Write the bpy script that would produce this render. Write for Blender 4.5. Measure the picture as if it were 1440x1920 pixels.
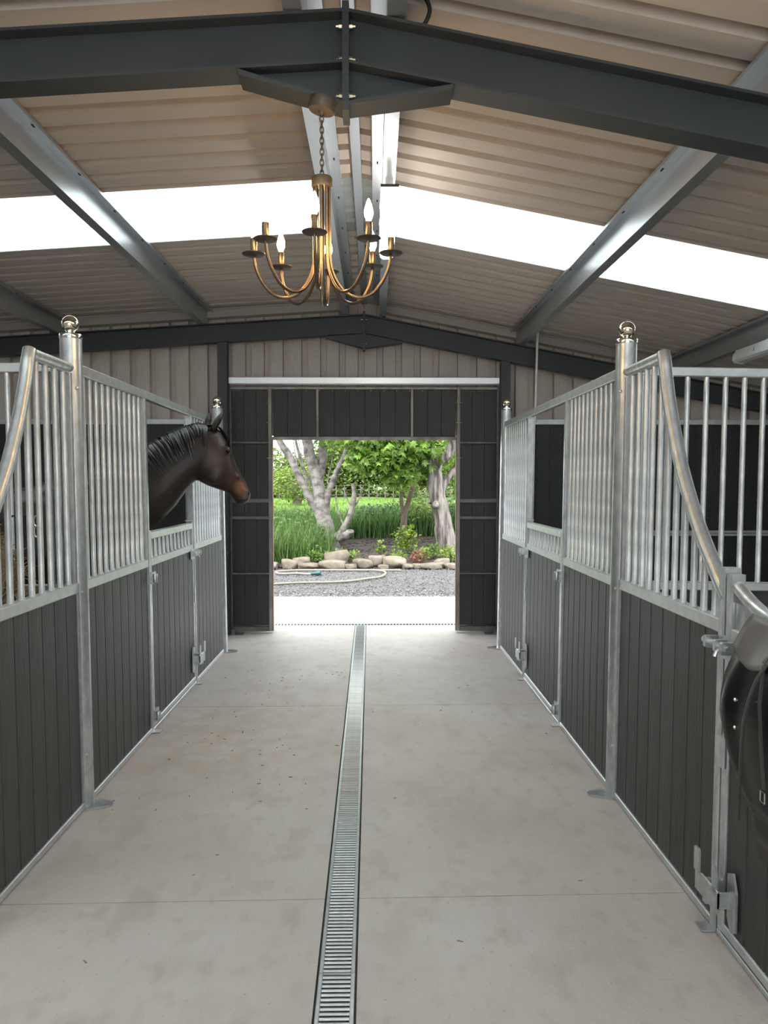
import bpy, bmesh, math, random
from mathutils import Vector, Matrix
random.seed(7)
R = math.radians
for o in list(bpy.data.objects):
    bpy.data.objects.remove(o)
SC = bpy.context.scene
COL = SC.collection

# ------------------------------------------------------------------ camera, sky, sun, exposure
cam_d = bpy.data.cameras.new('camera')
cam_d.sensor_fit = 'VERTICAL'
cam_d.sensor_height = 36.0
cam_d.lens = 1500.0 / 1920.0 * 36.0
cam_d.clip_end = 300
cam = bpy.data.objects.new('camera', cam_d)
COL.objects.link(cam)
cam.location = (0, 0, 1.5)
cam.rotation_euler = (math.pi / 2 - math.atan(54 / 1500.0), 0, -math.atan(18 / 1500.0))
SC.camera = cam

w = bpy.data.worlds.new('overcast_sky')
SC.world = w
w.use_nodes = True
bg = w.node_tree.nodes['Background']
bg.inputs[0].default_value = (0.93, 0.97, 1.0, 1)
bg.inputs[1].default_value = 3.3

sun_d = bpy.data.lights.new('sun', 'SUN')
sun_d.energy = 3.0
sun_d.angle = R(25)
sun_d.color = (1.0, 0.96, 0.9)
sun = bpy.data.objects.new('sun', sun_d)
COL.objects.link(sun)
sun.rotation_euler = (R(34), R(-22), 0)

SC.view_settings.view_transform = 'Standard'
SC.view_settings.look = 'None'
SC.view_settings.exposure = 0.70
SC.view_settings.gamma = 1.0
SC.view_settings.use_curve_mapping = False
SC.cycles.max_bounces = 7
SC.cycles.diffuse_bounces = 4
SC.cycles.caustics_reflective = False
SC.cycles.caustics_refractive = False


# ------------------------------------------------------------------ materials
def mat(name, col, rough=0.6, metal=0.0, col2=None, scale=5.0, stretch=(1, 1, 1), detail=4.0, contrast=(0.3, 0.7),
        bump=0.0, bscale=60.0, bstretch=(1, 1, 1), rnd=0.0, island=0.0, transl=0.0, emit=None, estr=0.0, spec=0.5,
        rough2=None, coat=0.0):
    m = bpy.data.materials.new(name)
    m.use_nodes = True
    nt = m.node_tree
    N, L = nt.nodes, nt.links
    b = N['Principled BSDF']
    out = N['Material Output']
    b.inputs['Roughness'].default_value = rough
    b.inputs['Metallic'].default_value = metal
    b.inputs['Specular IOR Level'].default_value = spec
    b.inputs['Coat Weight'].default_value = coat
    tc = N.new('ShaderNodeTexCoord')

    def noise(sc, st, det):
        mp = N.new('ShaderNodeMapping')
        mp.inputs['Scale'].default_value = st
        L.new(tc.outputs['Object'], mp.inputs['Vector'])
        n = N.new('ShaderNodeTexNoise')
        n.inputs['Scale'].default_value = sc
        n.inputs['Detail'].default_value = det
        L.new(mp.outputs['Vector'], n.inputs['Vector'])
        return n
    src = None
    if col2 is not None:
        n = noise(scale, stretch, detail)
        r = N.new('ShaderNodeMapRange')
        r.inputs['From Min'].default_value = contrast[0]
        r.inputs['From Max'].default_value = contrast[1]
        L.new(n.outputs['Fac'], r.inputs['Value'])
        mx = N.new('ShaderNodeMix')
        mx.data_type = 'RGBA'
        mx.inputs['A'].default_value = (*col, 1)
        mx.inputs['B'].default_value = (*col2, 1)
        L.new(r.outputs['Result'], mx.inputs['Factor'])
        src = mx.outputs['Result']
        if rough2 is not None:
            rr = N.new('ShaderNodeMapRange')
            rr.inputs['To Min'].default_value = rough
            rr.inputs['To Max'].default_value = rough2
            L.new(r.outputs['Result'], rr.inputs['Value'])
            L.new(rr.outputs['Result'], b.inputs['Roughness'])
    amt = rnd or island
    if amt:
        if rnd:
            q = N.new('ShaderNodeObjectInfo').outputs['Random']
        else:
            q = N.new('ShaderNodeNewGeometry').outputs['Random Per Island']
        r = N.new('ShaderNodeMapRange')
        r.inputs['To Min'].default_value = 1 - amt
        r.inputs['To Max'].default_value = 1 + amt
        L.new(q, r.inputs['Value'])
        hs = N.new('ShaderNodeHueSaturation')
        L.new(r.outputs['Result'], hs.inputs['Value'])
        if src is None:
            hs.inputs['Color'].default_value = (*col, 1)
        else:
            L.new(src, hs.inputs['Color'])
        src = hs.outputs['Color']
    if src is None:
        b.inputs['Base Color'].default_value = (*col, 1)
    else:
        L.new(src, b.inputs['Base Color'])
    if bump:
        n = noise(bscale, bstretch, 5.0)
        bp = N.new('ShaderNodeBump')
        bp.inputs['Strength'].default_value = bump
        bp.inputs['Distance'].default_value = 0.01
        L.new(n.outputs['Fac'], bp.inputs['Height'])
        L.new(bp.outputs['Normal'], b.inputs['Normal'])
    if transl:
        t = N.new('ShaderNodeBsdfTranslucent')
        if src is None:
            t.inputs['Color'].default_value = (*col, 1)
        else:
            L.new(src, t.inputs['Color'])
        ms = N.new('ShaderNodeMixShader')
        ms.inputs[0].default_value = transl
        L.new(b.outputs[0], ms.inputs[1])
        L.new(t.outputs[0], ms.inputs[2])
        L.new(ms.outputs[0], out.inputs[0])
    if emit:
        b.inputs['Emission Color'].default_value = (*emit, 1)
        b.inputs['Emission Strength'].default_value = estr
    return m


M = {}
M['galv'] = mat('galvanised_steel', (0.62, 0.65, 0.66), 0.30, 0.78, (0.43, 0.46, 0.48), 26, (1, 1, 0.5), 5, (0.35, 0.68),
                bump=0.05, bscale=40, rough2=0.46, rnd=0.06)
M['galv_rail'] = mat('galvanised_rail', (0.60, 0.63, 0.635), 0.40, 0.6, (0.50, 0.53, 0.545), 16, (1, 1, 1), 5, (0.35, 0.68), bump=0.04, bscale=50)
M['purlin'] = mat('purlin_steel', (0.62, 0.66, 0.68), 0.33, 0.85, (0.50, 0.53, 0.56), 3, (3, .3, 3), 4)
M['track'] = mat('bright_zinc_track', (0.82, 0.84, 0.86), 0.3, 0.45)
M['chrome'] = mat('polished_brass_ball', (0.86, 0.82, 0.66), 0.08, 1.0)
M['collar'] = mat('polished_collar', (0.8, 0.8, 0.76), 0.15, 1.0)
M['board'] = mat('charcoal_board', (0.030, 0.032, 0.033), 0.40, 0, (0.048, 0.047, 0.045), 9, (6, 6, 0.35), 6, (0.3, 0.75),
                 bump=0.25, bscale=30, bstretch=(5, 5, 0.25), rnd=0.22, rough2=0.62)
M['board_dark'] = mat('black_board', (0.017, 0.018, 0.021), 0.55, 0, (0.026, 0.026, 0.028), 9, (6, 6, 0.35), 5,
                      bump=0.2, bscale=30, bstretch=(5, 5, 0.25), rnd=0.2)
M['steel_paint'] = mat('grey_painted_steel', (0.030, 0.036, 0.040), 0.5, 0, (0.038, 0.043, 0.046), 3, bump=0.03, bscale=120)
M['door_frame'] = mat('raw_door_steel', (0.16, 0.14, 0.13), 0.5, 0.5, (0.30, 0.27, 0.25), 8, (1, 1, .4), 5, (.35, .65))
M['rail_dark'] = mat('dark_cross_rail', (0.10, 0.10, 0.105), 0.5, 0.4, (0.17, 0.165, 0.16), 14, (1, 1, 1), 4)
M['rust'] = mat('rusty_edge', (0.16, 0.095, 0.06), 0.7, 0.2, (0.28, 0.2, 0.15), 12, (1, 1, .3), 5)
M['fleece'] = mat('roof_fleece', (0.58, 0.515, 0.455), 0.95, 0, (0.53, 0.465, 0.405), 7, (1, 14, 1), 6, (.25, .75), bump=0.12, bscale=160)
M['clad'] = mat('wall_fleece', (0.62, 0.57, 0.52), 0.95, 0, (0.52, 0.47, 0.42), 7, (12, 1, 1), 6, (.25, .75), bump=0.1, bscale=160)
M['trim'] = mat('pale_flashing', (0.45, 0.42, 0.38), 0.6, 0.1)
M['grp'] = mat('translucent_roof_sheet', (0.9, 0.93, 0.93), 0.45, 0, transl=0.86, spec=0.3)
M['white_pipe'] = mat('white_plastic', (0.75, 0.75, 0.73), 0.4)
M['concrete'] = None
M['drain'] = mat('galvanised_grate', (0.56, 0.59, 0.60), 0.35, 0.7, (0.46, 0.49, 0.50), 30, bump=0.03, bscale=50, rnd=0.1)
M['dark'] = mat('dark_void', (0.02, 0.02, 0.02), 0.8)
M['bronze'] = mat('antique_brass', (0.13, 0.095, 0.062), 0.30, 0.9, (0.17, 0.12, 0.075), 40)
M['bronze_dull'] = mat('brushed_bronze', (0.085, 0.070, 0.055), 0.5, 0.5)
M['bulb'] = mat('lit_candle_bulb', (1, 0.9, 0.7), 0.3, emit=(1.0, 0.62, 0.26), estr=90.0)
M['tube'] = mat('lit_diffuser', (1, 1, 1), 0.4, emit=(1.0, 0.93, 0.84), estr=18.0)
M['tube_off'] = mat('unlit_diffuser', (0.62, 0.64, 0.64), 0.35)
M['bolt'] = mat('zinc_bolt', (0.75, 0.68, 0.5), 0.25, 0.9)
M['black_rubber'] = mat('black_cable', (0.015, 0.015, 0.016), 0.5)


def concrete_mat():
    m = mat('pale_concrete', (0.50, 0.465, 0.43), 0.62, 0, (0.58, 0.55, 0.52), 1.1, (1, 1, 1), 8, (0.3, 0.7), bump=0.16, bscale=90)
    nt = m.node_tree
    N, L = nt.nodes, nt.links
    b = N['Principled BSDF']
    src = b.inputs['Base Color'].links[0].from_socket
    g = N.new('ShaderNodeNewGeometry')

    def layer(src, sc, lo, hi, colr, amt, st=(1, 1, 1)):
        mp = N.new('ShaderNodeMapping')
        mp.inputs['Scale'].default_value = st
        L.new(g.outputs['Position'], mp.inputs['Vector'])
        n = N.new('ShaderNodeTexNoise')
        n.inputs['Scale'].default_value = sc
        n.inputs['Detail'].default_value = 6
        L.new(mp.outputs[0], n.inputs['Vector'])
        r = N.new('ShaderNodeMapRange')
        r.inputs['From Min'].default_value = lo
        r.inputs['From Max'].default_value = hi
        r.inputs['To Max'].default_value = amt
        L.new(n.outputs['Fac'], r.inputs['Value'])
        mx = N.new('ShaderNodeMix')
        mx.data_type = 'RGBA'
        L.new(r.outputs['Result'], mx.inputs['Factor'])
        L.new(src, mx.inputs['A'])
        mx.inputs['B'].default_value = (*colr, 1)
        return mx.outputs['Result']
    def stain(src, c, rad, colr, amt):
        d_ = N.new('ShaderNodeVectorMath')
        d_.operation = 'DISTANCE'
        L.new(g.outputs['Position'], d_.inputs[0])
        d_.inputs[1].default_value = c
        r = N.new('ShaderNodeMapRange')
        r.interpolation_type = 'SMOOTHSTEP'
        r.inputs['From Min'].default_value = rad
        r.inputs['From Max'].default_value = 0
        L.new(d_.outputs['Value'], r.inputs['Value'])
        n = N.new('ShaderNodeTexNoise')
        n.inputs['Scale'].default_value = 7
        n.inputs['Detail'].default_value = 8
        L.new(g.outputs['Position'], n.inputs['Vector'])
        r2 = N.new('ShaderNodeMapRange')
        r2.inputs['From Min'].default_value = .42
        r2.inputs['From Max'].default_value = .66
        r2.inputs['To Max'].default_value = amt
        L.new(n.outputs['Fac'], r2.inputs['Value'])
        mu = N.new('ShaderNodeMath')
        mu.operation = 'MULTIPLY'
        L.new(r.outputs['Result'], mu.inputs[0])
        L.new(r2.outputs['Result'], mu.inputs[1])
        mx = N.new('ShaderNodeMix')
        mx.data_type = 'RGBA'
        L.new(mu.outputs[0], mx.inputs['Factor'])
        L.new(src, mx.inputs['A'])
        mx.inputs['B'].default_value = (*colr, 1)
        return mx.outputs['Result']

    s = layer(src, 0.8, 0.48, 0.72, (0.42, 0.36, 0.31), 0.55)
    s = layer(s, 5.0, 0.52, 0.72, (0.37, 0.33, 0.29), 0.45, (1, .6, 1))
    s = layer(s, 13.0, 0.54, 0.72, (0.36, 0.32, 0.28), 0.4, (1, .55, 1))
    s = layer(s, 30.0, 0.62, 0.76, (0.34, 0.31, 0.28), 0.35, (1, .5, 1))
    s = layer(s, 75.0, 0.67, 0.73, (0.22, 0.18, 0.15), 0.6)
    s = stain(s, (-0.95, 4.6, 0), 1.0, (0.46, 0.34, 0.25), 0.7)
    s = stain(s, (-0.5, 5.6, 0), .9, (0.45, 0.37, 0.31), 0.5)
    L.new(s, b.inputs['Base Color'])
    return m


M['concrete'] = concrete_mat()
M['apron'] = mat('pale_apron_concrete', (0.50, 0.49, 0.47), 0.8, 0, (0.56, 0.55, 0.53), 2)
M['gravel'] = mat('grey_gravel', (0.065, 0.062, 0.064), 0.9, 0, (0.13, 0.126, 0.127), 34, (1, 1, 1), 6, (.35, .68), bump=0.8, bscale=45)
M['pebble'] = mat('gravel_stone', (0.12, 0.116, 0.118), 0.85, island=0.6)
M['pebble_pale'] = mat('pale_gravel_stone', (0.24, 0.235, 0.23), 0.85, island=0.45)
M['mulch'] = mat('bark_mulch', (0.020, 0.015, 0.013), 0.95, 0, (0.050, 0.038, 0.031), 14, (1, 1, 1), 6, (.35, .7), bump=1.0, bscale=22)
M['chip'] = mat('bark_chip', (0.050, 0.036, 0.029), 0.95, island=0.7)
M['lawn'] = mat('lawn', (0.075, 0.155, 0.020), 0.9, 0, (0.13, 0.225, 0.035), 1.5, (1, 1, 1), 8, (.35, .65), bump=0.6, bscale=30)
M['grass'] = mat('tall_grass', (0.085, 0.16, 0.036), 0.6, island=0.55, transl=0.35)
M['weed'] = mat('dark_weed_leaf', (0.085, 0.165, 0.042), 0.55, island=0.5, transl=0.35)
M['leaf'] = mat('fresh_leaf', (0.125, 0.22, 0.030), 0.45, island=0.45, transl=0.42)
M['leaf_pale'] = mat('pale_leaf', (0.15, 0.215, 0.034), 0.5, island=0.45, transl=0.4)
M['leaf_far'] = mat('far_leaf', (0.11, 0.165, 0.030), 0.55, island=0.5, transl=0.35)
M['leaf_lime'] = mat('lime_leaf', (0.15, 0.235, 0.022), 0.5, island=0.35, transl=0.4)
M['leaf_red'] = mat('reddish_leaf', (0.20, 0.075, 0.035), 0.5, island=0.5, transl=0.3)
M['bark'] = mat('grey_bark', (0.075, 0.065, 0.058), 0.9, 0, (0.215, 0.20, 0.185), 7, (1, 1, 1.3), 8, (.36, .58), bump=1.0, bscale=18, bstretch=(1, 1, 1.2))
M['bark_rough'] = mat('furrowed_bark', (0.045, 0.035, 0.030), 0.95, 0, (0.225, 0.205, 0.185), 13, (1, 1, 0.12), 6, (.38, .60), bump=1.0, bscale=13, bstretch=(1, 1, .13))
M['bark_brown'] = mat('brown_bark', (0.09, 0.065, 0.045), 0.9, 0, (0.14, 0.11, 0.08), 9)
M['rock'] = mat('sandstone_rock', (0.11, 0.085, 0.058), 0.9, 0, (0.225, 0.20, 0.16), 5, (1, 1, 1), 6, (.3, .7), bump=1.0, bscale=14, rnd=0.2)
M['hose'] = mat('cream_hose', (0.22, 0.20, 0.165), 0.5)
M['teal'] = mat('teal_plastic', (0.01, 0.07, 0.075), 0.4)
M['fence'] = mat('weathered_fence', (0.11, 0.10, 0.085), 0.9)
M['hay'] = mat('hay', (0.30, 0.235, 0.12), 0.8, island=0.5)
M['straw'] = mat('straw_bit', (0.26, 0.20, 0.15), 0.8, island=0.5)
M['leather'] = mat('black_leather', (0.005, 0.005, 0.006), 0.26, 0, bump=0.06, bscale=180, spec=0.32)
M['leather_sheen'] = mat('grey_sheen_leather', (0.105, 0.098, 0.090), 0.36, 0, (0.13, 0.12, 0.11), 12, bump=0.06, bscale=140)  # light reflected by the saddle leather, put into a grey base colour
M['strap'] = mat('grey_strap', (0.045, 0.044, 0.043), 0.5)
M['mane'] = mat('black_mane', (0.017, 0.0175, 0.021), 0.28, island=0.75)
M['eye'] = mat('dark_eye', (0.008, 0.006, 0.005), 0.06)
M['cord'] = mat('net_cord', (0.02, 0.03, 0.06), 0.8)


def horse_mat():
    m = mat('bay_coat', (0.0125, 0.0085, 0.0068), 0.42, 0, (0.020, 0.013, 0.009), 6, bump=0.06, bscale=70, spec=0.4)
    nt = m.node_tree
    N, L = nt.nodes, nt.links
    b = N['Principled BSDF']
    src = b.inputs['Base Color'].links[0].from_socket
    g = N.new('ShaderNodeNewGeometry')

    def spot(src, c, r0, r1, col, amt):
        d = N.new('ShaderNodeVectorMath')
        d.operation = 'DISTANCE'
        L.new(g.outputs['Position'], d.inputs[0])
        d.inputs[1].default_value = c
        r = N.new('ShaderNodeMapRange')
        r.interpolation_type = 'SMOOTHSTEP'
        r.inputs['From Min'].default_value = r1
        r.inputs['From Max'].default_value = r0
        r.inputs['To Min'].default_value = 0
        r.inputs['To Max'].default_value = amt
        L.new(d.outputs['Value'], r.inputs['Value'])
        mx = N.new('ShaderNodeMix')
        mx.data_type = 'RGBA'
        L.new(r.outputs['Result'], mx.inputs['Factor'])
        L.new(src, mx.inputs['A'])
        mx.inputs['B'].default_value = (*col, 1)
        return mx.outputs['Result']
    s = spot(src, (-1.02, 5.27, 1.63), 0.02, 0.20, (0.040, 0.022, 0.015), 0.8)      # brown cheek
    s = spot(s, (-0.905, 5.33, 1.50), 0.02, 0.13, (0.075, 0.036, 0.022), 0.65)         # brown nose
    s = spot(s, (-0.885, 5.36, 1.47), 0.01, 0.075, (0.22, 0.095, 0.038), 0.8)          # tan muzzle
    s = spot(s, (-0.855, 5.38, 1.40), 0.015, 0.05, (0.13, 0.10, 0.085), 0.8)         # grey nose tip
    s = spot(s, (-0.91, 5.36, 1.375), 0.01, 0.06, (0.03, 0.02, 0.018), 0.8)          # dark chin
    L.new(s, b.inputs['Base Color'])
    return m


M['horse'] = horse_mat()


# ------------------------------------------------------------------ mesh building
class MB:
    def __init__(s):
        s.v, s.f = [], []

    def add(s, v, f):
        k = len(s.v)
        s.v += [tuple(p) for p in v]
        s.f += [tuple(i + k for i in q) for q in f]
        return s

    def box(s, x0, x1, y0, y1, z0, z1):
        if x0 > x1: x0, x1 = x1, x0
        if y0 > y1: y0, y1 = y1, y0
        if z0 > z1: z0, z1 = z1, z0
        return s.add([(x0, y0, z0), (x1, y0, z0), (x1, y1, z0), (x0, y1, z0), (x0, y0, z1), (x1, y0, z1), (x1, y1, z1), (x0, y1, z1)],
                     [(3, 2, 1, 0), (4, 5, 6, 7), (0, 1, 5, 4), (1, 2, 6, 5), (2, 3, 7, 6), (3, 0, 4, 7)])

    def cbox(s, x0, x1, y0, y1, z0, z1, c=0.004, axis='z'):
        """box with chamfered long edges along axis"""
        if x0 > x1: x0, x1 = x1, x0
        if y0 > y1: y0, y1 = y1, y0
        if axis == 'z':
            a0, a1, b0, b1, e0, e1 = x0, x1, y0, y1, z0, z1
        elif axis == 'y':
            a0, a1, b0, b1, e0, e1 = z0, z1, x0, x1, y0, y1
        else:
            a0, a1, b0, b1, e0, e1 = y0, y1, z0, z1, x0, x1
        c = min(c, (a1 - a0) * .45, (b1 - b0) * .45)
        poly = [(a0 + c, b0), (a1 - c, b0), (a1, b0 + c), (a1, b1 - c), (a1 - c, b1), (a0 + c, b1), (a0, b1 - c), (a0, b0 + c)]
        return s.prism(poly, axis, e0, e1)

    def prism(s, poly, axis, e0, e1):
        n = len(poly)

        def mk(a, b, e):
            return {'z': (a, b, e), 'y': (b, e, a), 'x': (e, a, b)}[axis]
        v = [mk(a, b, e0) for a, b in poly] + [mk(a, b, e1) for a, b in poly]
        f = [tuple(range(n - 1, -1, -1)), tuple(range(n, 2 * n))]
        f += [(i, (i + 1) % n, n + (i + 1) % n, n + i) for i in range(n)]
        return s.add(v, f)

    def tube(s, pts, r, n=10, caps=True, flat=1.0):
        pts = [Vector(p) for p in pts]
        m = len(pts)
        rr = r if isinstance(r, (list, tuple)) else [r] * m
        v, f = [], []
        up = None
        for i, p in enumerate(pts):
            t = (pts[min(i + 1, m - 1)] - pts[max(i - 1, 0)]).normalized()
            if up is None:
                ref = Vector((0, 0, 1)) if abs(t.z) < .9 else Vector((1, 0, 0))
                a = t.cross(ref).normalized()
            else:
                a = (up - t * up.dot(t)).normalized()
            up = a
            b = t.cross(a)
            for k in range(n):
                q = 2 * math.pi * k / n
                v.append(p + a * (rr[i] * math.cos(q)) + b * (rr[i] * flat * math.sin(q)))
        for i in range(m - 1):
            for k in range(n):
                k2 = (k + 1) % n
                f.append((i * n + k, i * n + k2, (i + 1) * n + k2, (i + 1) * n + k))
        if caps:
            f.append(tuple(range(n - 1, -1, -1)))
            f.append(tuple((m - 1) * n + k for k in range(n)))
        return s.add(v, f)

    def lathe(s, prof, c=(0, 0, 0), n=20):
        v, f = [], []
        m = len(prof)
        for r, z in prof:
            for k in range(n):
                q = 2 * math.pi * k / n
                v.append((c[0] + r * math.cos(q), c[1] + r * math.sin(q), c[2] + z))
        for i in range(m - 1):
            for k in range(n):
                k2 = (k + 1) % n
                f.append((i * n + k, i * n + k2, (i + 1) * n + k2, (i + 1) * n + k))
        f.append(tuple(range(n - 1, -1, -1)))
        f.append(tuple((m - 1) * n + k for k in range(n)))
        return s.add(v, f)

    def mesh(s, name, smooth=False):
        me = bpy.data.meshes.new(name)
        me.from_pydata(s.v, [], s.f)
        bm = bmesh.new()
        bm.from_mesh(me)
        bmesh.ops.recalc_face_normals(bm, faces=bm.faces)
        bm.to_mesh(me)
        bm.free()
        if smooth:
            me.polygons.foreach_set('use_smooth', [True] * len(me.polygons))
            try:
                me.set_sharp_from_angle(angle=R(smooth if smooth is not True else 50))
            except Exception:
                pass
        return me

    def build(s, name, m, parent=None, smooth=False, loc=None):
        return link(name, s.mesh(name, smooth), m, parent, loc)


def link(name, me, m, parent=None, loc=None, rot=None):
    o = bpy.data.objects.new(name, me)
    COL.objects.link(o)
    if me is not None and m is not None and not me.materials:
        me.materials.append(M[m] if isinstance(m, str) else m)
    if parent is not None:
        o.parent = parent
    if loc is not None:
        o.location = loc
    if rot is not None:
        o.rotation_euler = rot
    return o


def tag(o, label=None, cat=None, group=None, kind=None):
    if label: o['label'] = label
    if cat: o['category'] = cat
    if group: o['group'] = group
    if kind: o['kind'] = kind
    return o


def empty(name, loc=(0, 0, 0), rot=(0, 0, 0)):
    o = bpy.data.objects.new(name, None)
    COL.objects.link(o)
    o.location = loc
    o.rotation_euler = rot
    o.empty_display_size = 0.1
    return o


def bx(name, m, parent, x0, x1, y0, y1, z0, z1, c=0.0, axis='z'):
    b = MB()
    if c:
        b.cbox(x0, x1, y0, y1, z0, z1, c, axis)
    else:
        b.box(x0, x1, y0, y1, z0, z1)
    return b.build(name, m, parent)


CACHE = {}


def shared(key, fn):
    if key not in CACHE:
        CACHE[key] = fn()
    return CACHE[key]


def catmull(pts, n=6):
    P = [Vector(p) for p in pts]
    out = []
    for i in range(len(P) - 1):
        p0, p1, p2, p3 = P[max(i - 1, 0)], P[i], P[i + 1], P[min(i + 2, len(P) - 1)]
        for k in range(n):
            t = k / n
            out.append(0.5 * ((2 * p1) + (p2 - p0) * t + (2 * p0 - 5 * p1 + 4 * p2 - p3) * t * t + (3 * p1 - p0 - 3 * p2 + p3) * t ** 3))
    out.append(P[-1])
    return out


# ------------------------------------------------------------------ building dimensions
XR = -0.10            # ridge
SL, SR = 0.064, 0.193  # roof slopes left / right (fall per metre)
ZR = 3.151            # top of rafter at ridge
XL, XRT = -4.9, 4.7   # side walls
Y0, Y1 = -4.2, 8.22   # rear and front gable


def ztop(x):
    return ZR - (SL * (XR - x) if x < XR else SR * (x - XR))


# floor ---------------------------------------------------------------
def drain_x(y):
    return -0.114 - (y - 2.21) * 0.0052


floor = tag(empty('floor'), 'pale brushed concrete floor of the stable aisle', 'floor', kind='structure')


def jointy(x, base):
    return base + 0.0225 * (x + 0.1)


def slab(x0f, x1f, yb0, yb1, name='slab'):
    """x0f/x1f: functions of y; yb: joint base values; real 5 mm gaps"""
    b = MB()
    g = 0.0025

    def cor(xf, yb, dy):
        y = yb
        for _ in range(3):
            y = jointy(xf(y), yb) if abs(yb) < 7 else yb
        return (xf(y), y + dy)
    p = [cor(x0f, yb0, g), cor(x1f, yb0, g), cor(x1f, yb1, -g), cor(x0f, yb1, -g)]
    b.prism(p, 'z', -0.12, 0.0)
    return b.build(name, 'concrete', floor)


for ya, yb in ((Y0, 0.4), (0.4, 2.84), (2.84, 5.35), (5.35, 8.40)):
    slab(lambda y: XL - .1, lambda y: drain_x(y) - 0.062, ya, yb)
    slab(lambda y: drain_x(y) + 0.062, lambda y: XRT + .1, ya, yb)
MB().box(XL - .2, XRT + .2, Y0, 8.40, -0.2, -0.121).build('sub_base', 'dark', floor)

# drain grates: 1 m long each, slats in a galvanised frame
ang = math.atan(0.0052)
slat_me = None
PITCH = 0.0205
names = ['first drain grate from the doorway, brightest in daylight', 'second drain grate from the doorway', 'third drain grate from the doorway',
         'fourth drain grate from the doorway', 'fifth drain grate from the doorway, crossing the floor joint end',
         'nearest complete drain grate, before the floor joint', 'closest drain grate, cut by the lower picture edge']
y = 8.40
gi = 0
while y > 1.6:
    ln = 1.0
    ya = y - ln
    r = empty('drain_grate', (drain_x(ya), ya, 0.0), (0, 0, ang))
    lab = ['galvanised slotted drain grate in the aisle floor, %s from the doorway' % w_ for w_ in
           ('first and nearest', 'second', 'third', 'fourth', 'fifth', 'sixth', 'seventh')][gi]
    tag(r, lab, 'drain grate', 'drain grates along the aisle')
    for sx in (-1, 1):
        b = MB()
        b.cbox(sx * 0.0425, sx * 0.056, 0.001, ln - 0.001, -0.022, 0.0005, 0.002, 'y')
        b.build('side_rail', 'drain', r)
        MB().box(sx * 0.0572, sx * 0.0612, 0, ln, -0.05, -0.004).build('channel_edge', 'dark', r)
    MB().box(-0.0425, 0.0425, 0.001, 0.005, -0.02, -.002).build('end_bar', 'drain', r)
    MB().box(-0.0425, 0.0425, ln - 0.005, ln - 0.001, -0.02, -.002).build('end_bar', 'drain', r)
    me = shared('slat', lambda: MB().cbox(-0.043, 0.043, -0.0054, 0.0054, -0.010, 0.0, 0.003, 'x').mesh('slat'))
    n = int((ln - 0.02) / PITCH)
    for k in range(n):
        link('slat', me, 'drain', r, (0, 0.006 + (k + .5) * (ln - 0.012) / n, -0.0005))
    y = ya
    gi += 1
MB().box(-0.45, 0.3, 1.3, 8.40, -0.119, -0.07).build('drain_channel_bed', 'dark', floor)

# threshold drain across the doorway
r = empty('threshold_drain', (0, 8.45, 0))
tag(r, 'narrow slotted drain running across the doorway threshold', 'drain')
MB().box(-2.2, 2.0, -0.05, 0.055, -0.12, -0.05).build('channel', 'dark', r)
MB().box(-2.2, 2.0, -0.05, -0.036, -0.05, 0.0).build('edge_rail', 'drain', r)
MB().box(-2.2, 2.0, 0.041, 0.055, -0.05, 0.0).build('edge_rail', 'drain', r)
b = MB()
k = -2.19
while k < 1.99:
    b.box(k, k + 0.013, -0.037, 0.042, -0.015, -0.001)
    k += 0.034
tag(b.build('slot_bars', 'drain', r), kind='stuff')

# small litter on the floor
b = MB()
rl = random.Random(3)
for i in range(90):
    if i < 60:
        x, yy = rl.gauss(-0.75, 0.35), rl.uniform(3.6, 6.4)
    else:
        x, yy = rl.uniform(-1.25, 1.05), rl.uniform(1.9, 7.8)
    if not -1.27 < x < 1.08 or abs(x - drain_x(yy)) < .07:
        continue
    a = rl.uniform(0, 3.14)
    l_, w_ = rl.uniform(.003, .010), rl.uniform(.001, .0025)
    c, s_ = math.cos(a), math.sin(a)
    p = [(x + c * l_ * i1 - s_ * w_ * j1, yy + s_ * l_ * i1 + c * w_ * j1) for i1, j1 in ((-1, -1), (1, -1), (1.2, 1), (-.8, 1))]
    b.prism(p, 'z', 0.0005, 0.003)
tag(b.build('floor_litter', 'straw'), 'scattered straw and dirt specks on the concrete aisle', 'litter', kind='stuff')

# ------------------------------------------------------------------ roof
PROF = [(0, 0), (0.128, 0), (0.134, 0.060), (0.194, 0.060), (0.2, 0)]


def corr_profile(length, th=0.004):
    pts = []
    n = int(round(length / 0.2))
    for i in range(n):
        for u, h in PROF[:-1]:
            pts.append((i * 0.2 + u, h))
    pts.append((n * 0.2, 0))
    return pts


def roof_sheet(name, m, parent, side, y0):
    """sheet 1 m wide running from ridge to eave"""
    th = 0.005
    pr = corr_profile(1.0)
    n = len(pr)
    xe = XL - 0.15 if side < 0 else XRT + 0.15
    v, f = [], []
    for x in (XR + side * 0.0, xe):
        zb = ztop(x) + 0.165
        for u, h in pr:
            v.append((x, y0 + u, zb + h))
        for u, h in pr:
            v.append((x, y0 + u, zb + h + th))
    for i in range(n - 1):
        f.append((i, i + 1, 2 * n + i + 1, 2 * n + i))
        f.append((n + i, n + i + 1, 3 * n + i + 1, 3 * n + i))
        f.append((i, i + 1, n + i + 1, n + i))
        f.append((2 * n + i, 2 * n + i + 1, 3 * n + i + 1, 3 * n + i))
    f.append((0, n, 3 * n, 2 * n))
    f.append((n - 1, 2 * n - 1, 4 * n - 1, 3 * n - 1))
    b = MB()
    b.add(v, f)
    return b.build(name, m, parent)


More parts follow.
